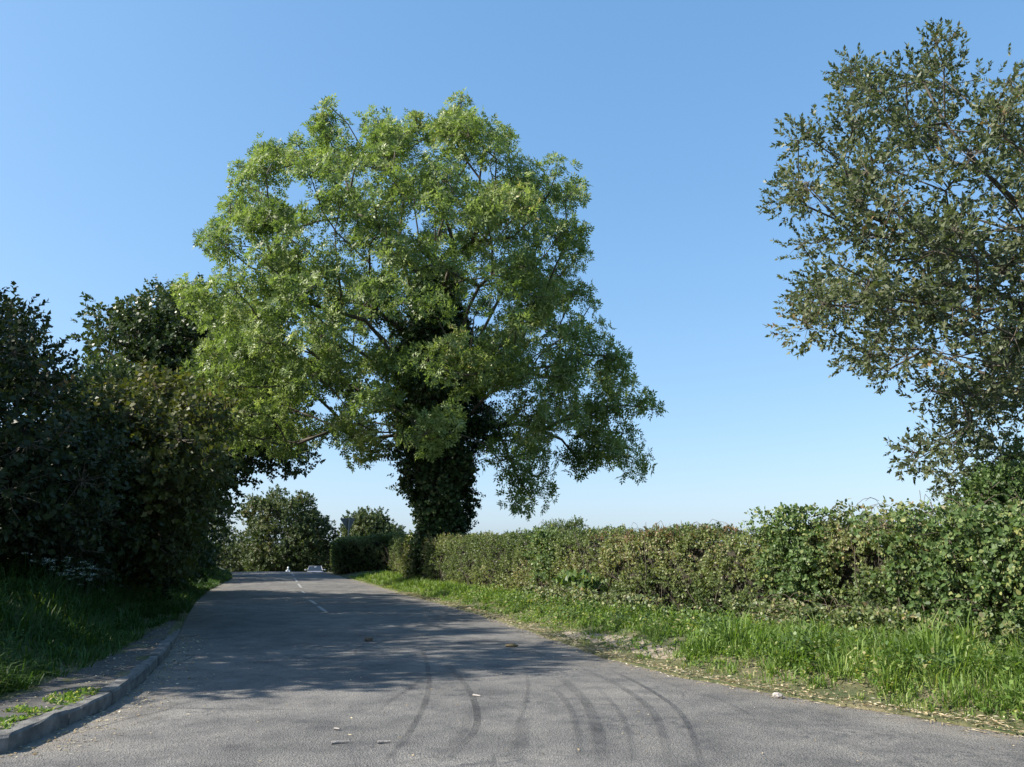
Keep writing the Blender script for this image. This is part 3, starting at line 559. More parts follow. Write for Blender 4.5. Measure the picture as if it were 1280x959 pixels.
# ------------------------------------------------------------------ hedges
def hedge(name, label, line, H, T, n_front, n_top, n_back, tmpl, mat, hgt=None, rough=.16, extra=None, holes=.55, core=True, ends=True):
    line = np.array(line, float); seg = np.linalg.norm(np.diff(line, axis=0), axis=1); cs = np.concatenate([[0], np.cumsum(seg)]); L = cs[-1]
    ptf = lambda s: np.stack([np.interp(s, cs, line[:, 0]), np.interp(s, cs, line[:, 1])], -1)
    def nrm(s): d = unit(ptf(np.minimum(s + .3, L)) - ptf(np.maximum(s - .3, 0))); return np.stack([d[:, 1], -d[:, 0]], -1)      # toward the back of the hedge
    bump = lambda s, z: rough * (np.sin(s * 2.1 + 1.3 * np.sin(z * 2.3)) * .5 + np.sin(s * 5.3 + z * 4.1) * .35 + np.sin(s * 9.7 - z * 7.3 + 2) * .3)
    hf = hgt or (lambda s: H + .05 * np.sin(s * 1.7) + .04 * np.sin(s * 4.3))
    root = bpy.data.objects.new(name, None); COL.objects.link(root); m0 = ptf(np.array([L / 2]))[0]; root.location = (m0[0], m0[1], float(ground_z(*m0))); tag(root, label, 'hedge')
    def w_s(n):                                            # more shoots where the hedge is near
        s = RNG.uniform(0, L, n * 3); p = ptf(s); d = np.linalg.norm(p, axis=1); w = 1 / np.maximum(d, 7) ** .6; w /= w.max(); k = RNG.random(n * 3) < w; return s[k][:n]
    P_, D_ = [], []
    s = w_s(n_front); z = RNG.random(len(s)) ** .85 * hf(s); b = bump(s, z); keep = (np.sin(s * 3.3 + z * 5) + np.sin(s * 7.9 - z * 6.1) + np.sin(s * 1.3 + z * 9)) > -3 + 3 * holes * RNG.uniform(.6, 1.6, len(s)); s, z, b = s[keep], z[keep], b[keep]
    n2 = nrm(s); pf = ptf(s); inset = RNG.random(len(s)) ** 2 * .28; rnd_ = np.maximum(z - (hf(s) - .2), 0)
    c = pf + n2 * (b + inset + rnd_ * .6 + .12 * (z < .3))[:, None]; P_.append(np.stack([c[:, 0], c[:, 1], ground_z(pf[:, 0], pf[:, 1]) + z], 1)); D_.append(np.stack([-n2[:, 0], -n2[:, 1], np.full(len(s), .35)], 1) + RNG.normal(size=(len(s), 3)) * .55)
    s = w_s(n_top); n2 = nrm(s); pf = ptf(s); t = RNG.random(len(s)) * T; z = hf(s) + bump(s, t * 2) * .5 - RNG.random(len(s)) ** 2 * .25
    c = pf + n2 * t[:, None]; P_.append(np.stack([c[:, 0], c[:, 1], ground_z(pf[:, 0], pf[:, 1]) + z], 1)); D_.append(np.array([0, 0, 1.]) + RNG.normal(size=(len(s), 3)) * .45)
    s = w_s(n_back); n2 = nrm(s); pf = ptf(s); z = RNG.random(len(s)) * hf(s); c = pf + n2 * (T - bump(s, z) - RNG.random(len(s)) ** 2 * .2)[:, None]
    P_.append(np.stack([c[:, 0], c[:, 1], ground_z(pf[:, 0], pf[:, 1]) + z], 1)); D_.append(np.stack([n2[:, 0], n2[:, 1], np.full(len(s), .35)], 1) + RNG.normal(size=(len(s), 3)) * .55)
    if ends:
        ne = max(200, n_back // 6)
        for e, sg in ((0.0, -1), (L, 1)):
            s = np.full(ne, e); n2 = nrm(s); d = np.stack([-n2[:, 1], n2[:, 0]], 1) * sg * (1 if True else 1); pf = ptf(s); t = RNG.random(ne) * T; z = RNG.random(ne) * hf(s)
            c = pf + n2 * t[:, None] - d * (RNG.random(ne) ** 2 * .25)[:, None] + d * (bump(t * 3, z))[:, None] * .4; P_.append(np.stack([c[:, 0], c[:, 1], ground_z(pf[:, 0], pf[:, 1]) + z], 1)); D_.append(np.stack([d[:, 0], d[:, 1], np.full(ne, .3)], 1) + RNG.normal(size=(ne, 3)) * .5)
    P_ = np.concatenate(P_); D_ = np.concatenate(D_); tone = .5 + .5 * np.sin(P_[:, 0] * 1.9 + P_[:, 1] * 1.1 + P_[:, 2] * 3); pk = RNG.integers(0, len(tmpl), len(P_)); Vs, Fs, rs, nn = [], [], [], 0
    for k, (tv, tf, lo) in enumerate(tmpl):
        m_ = pk == k; Va, Fa, ra = instance(tv, tf, P_[m_], basis(D_[m_]), RNG.uniform(.7, 1.25, m_.sum()), tone[m_], lo); Vs.append(Va); Fs.append(Fa + nn); rs.append(ra); nn += len(Va)
    o = link('foliage', np_mesh('foliage', np.concatenate(Vs), np.concatenate(Fs), np.concatenate(rs)), mat, root); o['kind'] = 'stuff'
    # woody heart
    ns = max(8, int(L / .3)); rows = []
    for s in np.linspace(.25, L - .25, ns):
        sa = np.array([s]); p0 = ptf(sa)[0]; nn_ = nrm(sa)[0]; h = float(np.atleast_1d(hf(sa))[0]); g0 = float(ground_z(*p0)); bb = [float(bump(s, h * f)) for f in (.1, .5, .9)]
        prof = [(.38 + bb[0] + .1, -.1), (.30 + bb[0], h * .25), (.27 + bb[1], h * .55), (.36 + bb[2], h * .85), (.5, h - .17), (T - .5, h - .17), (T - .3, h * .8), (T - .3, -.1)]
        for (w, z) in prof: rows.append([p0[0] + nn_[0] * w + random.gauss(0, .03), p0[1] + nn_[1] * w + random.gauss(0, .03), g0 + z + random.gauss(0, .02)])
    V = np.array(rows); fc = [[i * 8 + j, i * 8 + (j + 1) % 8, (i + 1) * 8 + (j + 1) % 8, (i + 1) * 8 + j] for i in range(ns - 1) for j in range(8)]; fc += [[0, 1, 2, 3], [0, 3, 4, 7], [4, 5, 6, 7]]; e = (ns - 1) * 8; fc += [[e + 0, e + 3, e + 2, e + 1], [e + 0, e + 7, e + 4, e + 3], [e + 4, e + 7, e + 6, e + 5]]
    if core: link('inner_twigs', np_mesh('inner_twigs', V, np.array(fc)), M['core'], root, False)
    # stems and cut twigs seen through the leaves
    te = []
    for s in RNG.uniform(0, L, int(L * 9)):
        sa = np.array([s]); p0 = ptf(sa)[0]; n_ = nrm(sa)[0]; w = RNG.uniform(.06, .3); p = np.array([p0[0] + n_[0] * (w + .1), p0[1] + n_[1] * (w + .1), float(ground_z(*p0)) - .05]); r = RNG.uniform(.006, .02); d = np.array([RNG.normal() * .35, RNG.normal() * .35, 1.])
        for k in range(5):
            q_ = p + unit(d) * RNG.uniform(.2, .42); d = d + RNG.normal(size=3) * .4; d[2] = abs(d[2]) + .3; te.append((p, q_, r, r * .8)); p = q_; r *= .8
            if p[2] - ground_z(*p0) > H: break
    for s in RNG.uniform(0, L, int(L * 11)):
        sa = np.array([s]); p0 = ptf(sa)[0]; n_ = nrm(sa)[0]; w = RNG.uniform(.0, T * .7); z = float(np.atleast_1d(hf(sa))[0]) - .1; p = np.array([p0[0] + n_[0] * w, p0[1] + n_[1] * w, float(ground_z(*p0)) + z]); te.append((p, p + np.array([RNG.normal() * .08, RNG.normal() * .08, RNG.uniform(.1, .3)]), .006, .002))
    Vt, Ft = tubes(te, 4); o = link('stems', np_mesh('stems', Vt, Ft), M['twig'], root); o['kind'] = 'stuff'
    return root, ptf, nrm, hf, L
HL = [(9.3, 1.0), (7.4, 5.0), (6.3, 8.0), (5.45, 10.0), (4.1, 13.2), (2.2, 16.8), (-3.45, 31.5), (-6.0, 40.0)]
H_T = [twig_spray(400 + k, 7, .11, .052, .036, (.5, 1.25)) for k in range(6)]
hr, hp, hn, hh, HLn = hedge('hedge', 'long trimmed hedge with a level top running along the right verge', HL, 1.60, 1.3, 23500, 8500, 1800, H_T, M['hedge'],
    hgt=lambda s: np.interp(s, [0, 8, 14, 20, 45], [1.38, 1.40, 1.47, 1.54, 1.62]) + .05 * np.sin(s * 1.7) + .04 * np.sin(s * 4.3))
hedge('hedge', 'dark square-cut hedge with a sunlit end beyond the ash tree', [tuple(P(506, 700, 45.0)[:2]), tuple(P(421, 700, 46.0)[:2]), tuple(P(419.5, 700, 58.0)[:2])], 1.85, 1.6, 3800, 1500, 500, [twig_spray(420 + k, 7, .2, .10, .07) for k in range(3)], M['hedge'], rough=.22, holes=.0)

# patches growing in the hedge, each a plant of its own
def patch(name, label, cat_, s0, s1, z0, z1, n, tmpl, mat, out=.12, up=.2, sd=.5, stems=20, top=False, jag=0.0):
    s = RNG.uniform(s0, s1, n); f = RNG.normal(.5, .22, n).clip(0, 1); s = s0 + (s1 - s0) * (.5 * f + .5 * (s - s0) / (s1 - s0)); z = RNG.uniform(z0, z1, n); pf = hp(s); n2 = hn(s)
    w = (RNG.uniform(0, 1.0, n) if top else -out + RNG.random(n) ** 1.5 * .3) + .05 * np.sin(s * 8 + z * 7)
    if top: z = hh(s) + z0 + (z1 - z0) * RNG.random(n) ** 3
    c = pf + n2 * w[:, None]; pos = np.stack([c[:, 0], c[:, 1], ground_z(pf[:, 0], pf[:, 1]) + z], 1); D_ = np.stack([-n2[:, 0] * (0 if top else 1), -n2[:, 1] * (0 if top else 1), np.full(n, up)], 1) + RNG.normal(size=(n, 3)) * sd
    root = bpy.data.objects.new(name, None); COL.objects.link(root); m0 = pos.mean(0); root.location = (m0[0], m0[1], float(ground_z(m0[0], m0[1]))); tag(root, label, cat_)
    pk = RNG.integers(0, len(tmpl), n); Vs, Fs, rs, nn = [], [], [], 0
    for k, (tv, tf, lo) in enumerate(tmpl):
        m_ = pk == k; Va, Fa, ra = instance(tv, tf, pos[m_], basis(D_[m_]), RNG.uniform(.7, 1.25, m_.sum()), None, lo); Vs.append(Va); Fs.append(Fa + nn); rs.append(ra); nn += len(Va)
    o = link('leaves', np_mesh('leaves', np.concatenate(Vs), np.concatenate(Fs), np.concatenate(rs)), mat, root); o['kind'] = 'stuff'
    te = []
    for _ in range(stems):
        i = RNG.integers(n); a = pos[i]; q_ = a.copy(); d = np.array([RNG.normal() * .6, RNG.normal() * .6, .8])
        for k in range(4): b2 = q_ + unit(d) * .12; te.append((q_, b2, .004, .003)); q_ = b2; d[2] -= .35
    Vt, Ft = tubes(te, 4); o = link('stems', np_mesh('stems', Vt, Ft), M['twig'], root); o['kind'] = 'stuff'
BR_T = [hexed(440 + k, 6, .16, .062, .046, (.7, 1.4)) for k in range(4)]
BS_T = [hexed(450 + k, 6, .12, .058, .042, (.6, 1.4)) for k in range(4)]
def s_at_y(y):
    ss = np.linspace(0, HLn, 400); return float(ss[np.argmin(np.abs(hp(ss)[:, 1] - y))])
sy = s_at_y
patch('bramble', 'bright green bramble spilling over the near right end of the hedge', 'bramble', sy(7.0), sy(11.8), .1, 1.7, 1300, BR_T, M['bramble'], out=.16)
patch('bramble', 'fresh green bramble mound rising above the hedge top left of the dark hollow', 'bramble', sy(11.6), sy(13.6), .5, 1.85, 800, BS_T, M['bramble'], out=.14)
patch('bramble', 'bramble shoots sprawling on the hedge top below the right-hand tree', 'bramble', sy(8.5), sy(13.4), -.1, .36, 1200, BS_T, M['hedge'], top=True, stems=160)
patch('climber', 'yellow-green climber growing up the hedge face right of the ash tree', 'climber', sy(19.6), sy(21.4), .5, 1.72, 420, BR_T, M['bramble'], out=.12)
patch('climber', 'ivy-like climber with large leaves at the foot of the hedge near the bare earth', 'climber', sy(17.0), sy(19.4), .05, .6, 380, [hexed(460 + k, 5, .14, .13, .12, (.9, 1.5)) for k in range(3)], M['bramble'], out=.25)
patch('ground_ivy', 'trailing leafy growth at the hedge foot between the bare earth and the climber', 'undergrowth', sy(14.5), sy(21), -.02, .34, 900, [hexed(480 + k, 6, .12, .06, .05, (.8, 1.5)) for k in range(3)], M['hedge'], out=.55, stems=60)
patch('ground_ivy', 'loose leafy growth along the foot of the near hedge above the tall grass', 'undergrowth', sy(8.5), sy(14.5), .0, .42, 900, [hexed(490 + k, 6, .12, .055, .042, (.8, 1.5)) for k in range(3)], M['hedge'], out=.42, stems=90)
patch('thorn_growth', 'reddish new growth along the hedge top in the middle of the frame', 'hedge growth', sy(13.6), sy(18.5), -.1, .07, 700, H_T, M['hedge_red'], top=True, stems=30)
patch('ivy_plant', 'sunlit ivy hanging at the foot of the ash trunk where it meets the hedge', 'ivy', sy(31.8), sy(34.2), .0, 1.75, 500, [twig_spray(470 + k, 6, .16, .10, .085, (.8, 1.5)) for k in range(3)], M['hedge'], out=.25)

# ------------------------------------------------------------------ grass
def blades(pos, h, w, lean, tone, name, mat, away=None):
    n = len(pos); b = RNG.uniform(0, 2 * math.pi, n) if away is None else away + RNG.normal(size=n) * .6; a = b + math.pi / 2 + RNG.normal(size=n) * .7
    sd = np.stack([np.cos(a), np.sin(a), np.zeros(n)], 1); ld = np.stack([np.cos(b), np.sin(b), np.zeros(n)], 1)
    up = np.array([0, 0, 1.]); l = lean[:, None]; m1 = pos + (up * (.58 - .06 * l) + ld * l * .24) * h[:, None]; tip = pos + (up * (1 - .45 * l) + ld * l * .85) * h[:, None]
    w = w[:, None]; V = np.stack([pos - sd * w, pos + sd * w, m1 - sd * w * .85, m1 + sd * w * .85, tip], 1).reshape(-1, 3)
    t = np.array([[0, 1, 3], [0, 3, 2], [2, 3, 4]]); Fa = (t[None] + (np.arange(n) * 5)[:, None, None]).reshape(-1, 3); r = np.clip(.55 * RNG.random(n) + .45 * tone, 0, 1)
    o = link(name, np_mesh(name, V, Fa, np.repeat(r, 5)), mat); o['kind'] = 'stuff'
    return o
def tufts(x, y, per, spread):
    """turn tuft centres into blade feet leaning away from the centre"""
    n = len(x); a = RNG.uniform(0, 2 * math.pi, (n, per)); r = np.abs(RNG.normal(size=(n, per))) * spread * RNG.uniform(.6, 1.5, (n, 1))
    return (x[:, None] + r * np.cos(a)).ravel(), (y[:, None] + r * np.sin(a)).ravel(), a.ravel(), (r / spread).ravel(), np.repeat(RNG.random(n), per)
def sample_verge(n, side, y0, y1, wfun, pw=1.3):
    y = y0 + (y1 - y0) * RNG.random(n) ** pw; f = RNG.random(n); d = wfun(y, f); x = xR(y) + d if side > 0 else xL(y) - d
    return x, y, d
def clumpy(x, y, s=1.0): return .5 + .25 * np.sin(x * 3.1 * s + 2 * np.sin(y * 1.7 * s)) + .25 * np.sin(y * 4.3 * s + x * 2.2 * s)
def hedge_x(y): return np.interp(y, [p[1] for p in HL], [p[0] for p in HL])
# right verge
bare_c = np.array([G(745, 808)[:2], G(800, 822)[:2], G(705, 796)[:2]])
def fill(n, y0, y1, f0, f1, per, spread, pw=1.7):
    x, y, d = sample_verge(n, 1, y0, y1, lambda y, f: (f0 + (f1 - f0) * f ** .9) * (hedge_x(y) + .2 - xR(y)), pw); cl = clumpy(x, y); X, Y, A, rr, tn = tufts(x, y, per, spread); C = np.repeat(cl, per)
    fr = (X - xR(Y)) / np.maximum(hedge_x(Y) - xR(Y), .5); k = (X > xR(Y) + .08) & (X < hedge_x(Y) + .3)
    for bc in bare_c: k &= (np.hypot(X - bc[0] - .3, Y - bc[1] - .1) > .40) | (RNG.random(len(X)) < .05)
    return X[k], Y[k], A[k], rr[k], tn[k], C[k], fr[k]
gx = []
for args, hk, wk, tk in (((2300, 4.6, 42, .07, 1.0, 22, .08), 1.05, 1.0, 0.0), ((16000, 4.6, 40, .02, .75, 1, .02), .38, .8, .45), ((520, 4.8, 16, .22, .95, 30, .11), 1.4, 1.3, -.05), ((260, 5.0, 11.5, .30, 1.0, 34, .13), 2.1, 1.3, -.05)):
    X, Y, A, rr, tn, C, fr = fill(*args); per_h = .6 + .8 * tn
    h = hk * (.13 + .26 * C * sst(.0, .45, fr)) * per_h * RNG.uniform(.5, 1.2, len(X)) * np.interp(Y, [6, 12, 16, 20, 30], [.9, .6, .42, .42, .7])
    gx.append((np.stack([X, Y, ground_z(X, Y) - .01], 1), h, RNG.uniform(.003, .0065, len(X)) * np.interp(Y, [6, 30], [1, 1.9]) * wk, RNG.uniform(.15, .7, len(X)) + .3 * rr, np.where(fr < .16, .95, .1 + .65 * tn + tk), A))
gx = [np.concatenate([g[i] for g in gx]) for i in range(6)]
o = blades(gx[0], gx[1], gx[2], gx[3].clip(0, 1.5), gx[4].clip(0, 1), 'verge_grass', M['grass'], gx[5]); o['label'] = 'sunlit green grass on the right verge below the hedge'; o['category'] = 'grass'
# left bank: long rank grass
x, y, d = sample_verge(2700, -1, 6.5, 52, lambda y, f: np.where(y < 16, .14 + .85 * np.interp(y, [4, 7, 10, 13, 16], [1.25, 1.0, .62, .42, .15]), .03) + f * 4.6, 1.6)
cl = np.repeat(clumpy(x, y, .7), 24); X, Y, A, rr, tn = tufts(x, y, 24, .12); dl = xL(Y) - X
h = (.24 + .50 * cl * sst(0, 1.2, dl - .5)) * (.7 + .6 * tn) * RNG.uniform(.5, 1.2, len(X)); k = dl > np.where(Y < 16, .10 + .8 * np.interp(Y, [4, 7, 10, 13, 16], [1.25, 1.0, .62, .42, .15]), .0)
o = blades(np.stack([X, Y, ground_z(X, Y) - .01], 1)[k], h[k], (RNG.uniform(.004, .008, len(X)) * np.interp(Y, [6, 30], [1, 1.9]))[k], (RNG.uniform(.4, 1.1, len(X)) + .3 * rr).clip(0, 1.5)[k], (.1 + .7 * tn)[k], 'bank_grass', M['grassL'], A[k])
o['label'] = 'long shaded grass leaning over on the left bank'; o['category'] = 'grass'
# weeds among the right-hand grass
WD_T = [hexed(500 + k, 9, .30, .09, .055, (.9, 1.5)) for k in range(4)]
def weeds(name, label, n, y0, y1, f0, f1, T, mat, side=1, sc=1.0, zoff=0.0):
    x, y, d = sample_verge(n, side, y0, y1, lambda y, f: (f0 + (f1 - f0) * f) * (hedge_x(y) - xR(y)) if side > 0 else f0 + (f1 - f0) * f, 1.2); cl = clumpy(x + 3, y, 1.5); k = cl > .42; x, y = x[k], y[k]
    pos = np.stack([x, y, ground_z(x, y) + zoff + RNG.random(len(x)) * np.interp(y, [6, 9, 13], [.26, .14, .06])], 1); D_ = np.array([0, 0, 1.]) + RNG.normal(size=pos.shape) * .35; pk = RNG.integers(0, len(T), len(pos)); Vs, Fs, rs, nn = [], [], [], 0
    for i, (tv, tf, lo) in enumerate(T):
        m_ = pk == i; Va, Fa, ra = instance(tv, tf, pos[m_], basis(D_[m_]), RNG.uniform(.6, 1.2, m_.sum()) * sc, None, lo); Vs.append(Va); Fs.append(Fa + nn); rs.append(ra); nn += len(Va)
    o = link(name, np_mesh(name, np.concatenate(Vs), np.concatenate(Fs), np.concatenate(rs)), mat); tag(o, label, 'weeds', kind='stuff')
weeds('verge_weeds', 'broad-leaved green weeds among the grass of the right verge', 1700, 5.5, 24, .25, .98, WD_T, M['grass'], sc=.65)
weeds('nettle_patch', 'darker nettle-like weeds in clumps on the right verge near the hedge foot', 1600, 5.5, 20, .3, .98, WD_T, M['bramble'], sc=.7)
weeds('low_weeds', 'low clover-like leaves along the front of the right verge', 2500, 6.5, 20, .12, .6, [twig_spray(520 + k, 7, .06, .035, .03, (.9, 1.6)) for k in range(3)], M['grass'])
weeds('bank_weeds', 'dark broad leaves at the edge of the path under the left bank grass', 900, 7.0, 24, 1.0, 4.5, WD_T, M['grassL'], side=-1, sc=.6)
# moss and small plants between kerb and path in the very near left
x = RNG.uniform(.12, .5, 900); y = 5.5 + RNG.random(900) * 2.6; xx = xL(y) - x; k = clumpy(xx, y, 3) > .4; xx, y = xx[k], y[k]; pos = np.stack([xx, y, gz(y) + .10], 1)
tv, tf, lo = twig_spray(530, 7, .03, .03, .022, (.9, 1.6)); Va, Fa, ra = instance(tv, tf, pos, basis(np.array([0, 0, 1.]) + RNG.normal(size=pos.shape) * .3), RNG.uniform(.7, 1.3, len(pos)), None, lo)
o = link('kerb_weeds', np_mesh('kerb_weeds', Va, Fa, ra), M['grass']); tag(o, 'small yellow-green weeds growing behind the near kerb', 'weeds', kind='stuff')

# dry litter: cut straw along the right edge, dead leaves by the kerb, specks on the road
def litter(name, label, x, y, z, l, w, mat, cat_='litter'):
    n = len(x); a = RNG.uniform(0, 2 * math.pi, n); d = np.stack([np.cos(a), np.sin(a), RNG.normal(size=n) * .12], 1); s = np.stack([-np.sin(a), np.cos(a), RNG.normal(size=n) * .25], 1); c = np.stack([x, y, z], 1); l = l[:, None] / 2; w = w[:, None] / 2
    V = np.stack([c - d * l, c + s * w + [0, 0, .004], c + d * l, c - s * w], 1).reshape(-1, 3); o = link(name, np_mesh(name, V, np.arange(n * 4).reshape(n, 4), np.repeat(RNG.random(n), 4)), mat); tag(o, label, cat_, kind='stuff')
n = 10000; y = 5.2 + 22 * RNG.random(n) ** 1.5; dd = np.where(RNG.random(n) < .6, RNG.normal(.10, .15, n), RNG.uniform(0, .9, n)); x = xR(y) + dd; z = np.where(dd > 0, ground_z(x, y) + .012 + RNG.random(n) * .02, road_z(x, y) + .009)
litter('straw_litter', 'pale dry straw and clippings along the right edge of the road', x, y, z, RNG.uniform(.02, .09, n), RNG.uniform(.004, .014, n), M['straw'])
n = 900; y = 5.2 + 9 * RNG.random(n); x = xL(y) + np.abs(RNG.normal(.15, .25, n)); litter('leaf_litter', 'dead leaves and grit lying in the left gutter', x, y, road_z(x, y) + .008, RNG.uniform(.012, .05, n), RNG.uniform(.008, .025, n), M['straw'])
n = 420; y = 5.5 + 22 * RNG.random(n) ** 1.4; f = RNG.random(n); x = xL(y) + (xR(y) - xL(y)) * f; litter('road_litter', 'scattered pale chips and leaf scraps on the open asphalt', x, y, road_z(x, y) + .008, RNG.uniform(.01, .045, n), RNG.uniform(.006, .016, n), M['straw'])
n = 1200; y = 6.5 + 9 * RNG.random(n); x = xL(y) - .14 - RNG.random(n) * 1.0 * np.clip((17.4 - y) / 4, .2, 1); litter('path_litter', 'leaf scraps scattered over the gritty path behind the kerb', x, y, gz(y) + bankL(xL(y) - x, y) + .022, RNG.uniform(.01, .04, n), RNG.uniform(.006, .02, n), M['straw'])
# single pieces one can point at
def clod(name, label, u, v, r, mat, cat_, sq=(1, 1, .6)):
    p = G(u, v); bm = bmesh.new(); bmesh.ops.create_icosphere(bm, subdivisions=2, radius=r)
    for q_ in bm.verts: q_.co *= random.uniform(.8, 1.15); q_.co.x *= sq[0]; q_.co.y *= sq[1]; q_.co.z *= sq[2]
    me = bpy.data.meshes.new(name); bm.to_mesh(me); bm.free(); o = link(name, me, mat); o.location = (p[0], p[1], float(road_z(p[0], p[1])) + r * sq[2] * .7); tag(o, label, cat_)
M['clod'] = plain('dried_mud', [(.3, (.07, .05, .035)), (.7, (.2, .15, .10))], 30, .95, .6); M['stone'] = plain('pale_stone', [(.3, (.22, .20, .18)), (.7, (.42, .38, .34))], 20, .9, .5)
clod('mud_clod', 'brown clod of mud in the middle of the shaded road', 461, 804, .06, M['clod'], 'clod', (1.2, .8, .7))
clod('mud_clod', 'tan clod near the right edge of the road past the shadows', 640, 810, .055, M['straw'], 'clod', (1.8, .8, .5))
clod('stone', 'pinkish stone at the foot of the right verge grass', 972, 873, .045, M['stone'], 'stone', (1.2, 1, .7))
clod('stone', 'small dark stone beside the bend of the left verge', 243, 748, .06, M['clod'], 'stone', (1.4, 1, .8))
for (u, v, L, a, lb) in [(425, 934, .13, .3, 'grey stick lying on the near asphalt'), (480, 934, .10, .2, 'pale stick lying right of the grey stick'), (596, 875, .09, -.6, 'white splinter between two tyre marks'), (708, 822, .12, -.3, 'pale painted scrap near the right road edge'), (421, 917, .05, -.4, 'white scrap on the asphalt left of the tyre marks')]:
    p = G(u, v); bm = bmesh.new(); bmesh.ops.create_cone(bm, cap_ends=True, segments=6, radius1=.012, radius2=.006, depth=L, matrix=Matrix.Rotation(a, 4, 'Z') @ Matrix.Rotation(R(90), 4, 'Y'))
    me = bpy.data.meshes.new('stick'); bm.to_mesh(me); bm.free(); o = link('stick', me, M['stone']); o.location = (p[0], p[1], float(road_z(p[0], p[1])) + .012); tag(o, lb, 'stick')
# white-flowered plants in the shade on the left bank
M['petal'] = leaf_mat('white_petal', [(0, (.55, .6, .62)), (1, (.8, .82, .82))], .5, .3); M['stalk'] = leaf_mat('flower_stalk', [(0, (.025, .05, .018)), (1, (.04, .065, .02))], .6, .1)
for i, (u, v) in enumerate([(58, 699), (70, 702), (80, 706), (88, 711), (92, 717), (97, 724), (102, 714), (110, 716), (114, 711), (56, 709)]):
    b = P(u, v, 12.2 + .15 * i); g0 = float(ground_z(b[0], b[1])); root = bpy.data.objects.new('flowering_plant', None); COL.objects.link(root); root.location = (b[0], b[1], g0); tag(root, 'tall plant with flat white flower heads in the shaded grass of the left bank', 'flower', 'white flowers on the left bank')
    te = []; fl = []
    for k in range(4):
        tip = b + np.array([RNG.normal() * .13, RNG.normal() * .14, RNG.normal() * .05]); te.append((np.array([b[0], b[1], g0]), tip, .005, .003))
        for q_ in range(26): c = tip + [RNG.normal() * .03, RNG.normal() * .028, RNG.normal() * .007]; fl.append(leaf_quad(c, RNG.normal(size=3) * [1, 1, .2], [0, 0, 1], .026, .02, .1))
    Vt, Ft = tubes(te, 4); link('stalk', np_mesh('stalk', Vt, Ft, np.full(len(Vt), .5)), M['stalk'], root); Va, Fa, lo = pack(fl); o = link('flower_heads', np_mesh('flower_heads', Va, Fa, RNG.random(len(Va))), M['petal'], root); o['kind'] = 'stuff'

# ------------------------------------------------------------------ sign, car, cyclist
M['alu'] = plain('grey_sign_back', [(.4, (.16, .18, .20)), (.6, (.22, .24, .26))], 3, .45, 0, metallic=.4); M['steel'] = plain('galvanised_steel', [(.4, (.25, .26, .27)), (.6, (.34, .35, .36))], 8, .5, 0, metallic=.6)
M['white'] = plain('white_sign_face', [(0, (.75, .75, .75)), (1, (.8, .8, .8))], 3, .5, 0); M['red'] = plain('red_sign_border', [(0, (.55, .03, .03)), (1, (.6, .04, .04))], 3, .5, 0)
Ys = 47.5; a = P(424.5, 648, Ys); b = P(444.5, 647.5, Ys + .35); tp = P(436, 665.5, Ys + .2); sg = bpy.data.objects.new('road_sign', None); COL.objects.link(sg)
sg.location = (tp[0], tp[1], float(ground_z(tp[0], tp[1]))); tag(sg, 'point-down triangular give way sign seen from behind above the dark hedge', 'road sign')
nrm_ = unit(np.cross(b - a, tp - a)); nrm_ = nrm_ if nrm_[1] > 0 else -nrm_
def slab(pts_, off, th, name, mat, par):
    V = np.array([p + nrm_ * off for p in pts_] + [p + nrm_ * (off + th) for p in pts_]); k = len(pts_); bm = bmesh.new(); vs = [bm.verts.new(v) for v in V]
    bm.faces.new(vs[:k]); bm.faces.new(vs[k:][::-1])
    for i in range(k): bm.faces.new([vs[i], vs[(i + 1) % k], vs[(i + 1) % k + k], vs[i + k]])
    bmesh.ops.recalc_face_normals(bm, faces=bm.faces); me = bpy.data.meshes.new(name); bm.to_mesh(me); bm.free(); return link(name, me, mat, par)
def tri(sc_): c = (a + b + tp) / 3; return [c + (p - c) * sc_ for p in (a, b, tp)]
def rtri(sc_):
    t3 = tri(sc_); out = []
    for i in range(3):
        p, q0, q1 = t3[i], t3[i - 1], t3[(i + 1) % 3]; out += [p + (q0 - p) * .08, p + (q0 - p) * .02 + (q1 - p) * .02, p + (q1 - p) * .08]
    return out
slab(rtri(1), 0, .012, 'sign_plate', M['alu'], sg); slab(rtri(.985), .014, .003, 'red_border', M['red'], sg); slab(rtri(.68), .019, .003, 'white_panel', M['white'], sg)
mid = (a + b) / 2; px_, py2 = tp[0], tp[1] - .06; zt = mid[2] - .05
Vt, Ft = tubes([(np.array([px_ - .02, py2 - .03, sg.location.z - .2]), np.array([px_ - .02, py2 - .03, zt]), .038, .038)], 12); link('post', np_mesh('post', Vt, Ft), M['steel'], sg, True)
for f in (.3, .75): zc = tp[2] + (mid[2] - tp[2]) * f; Vt, Ft = tubes([(np.array([px_ - .2 * f - .05, py2 - .0, zc]), np.array([px_ + .2 * f + .05, py2 + .02, zc]), .018, .018)], 6); link('bracket', np_mesh('bracket', Vt, Ft), M['steel'], sg)

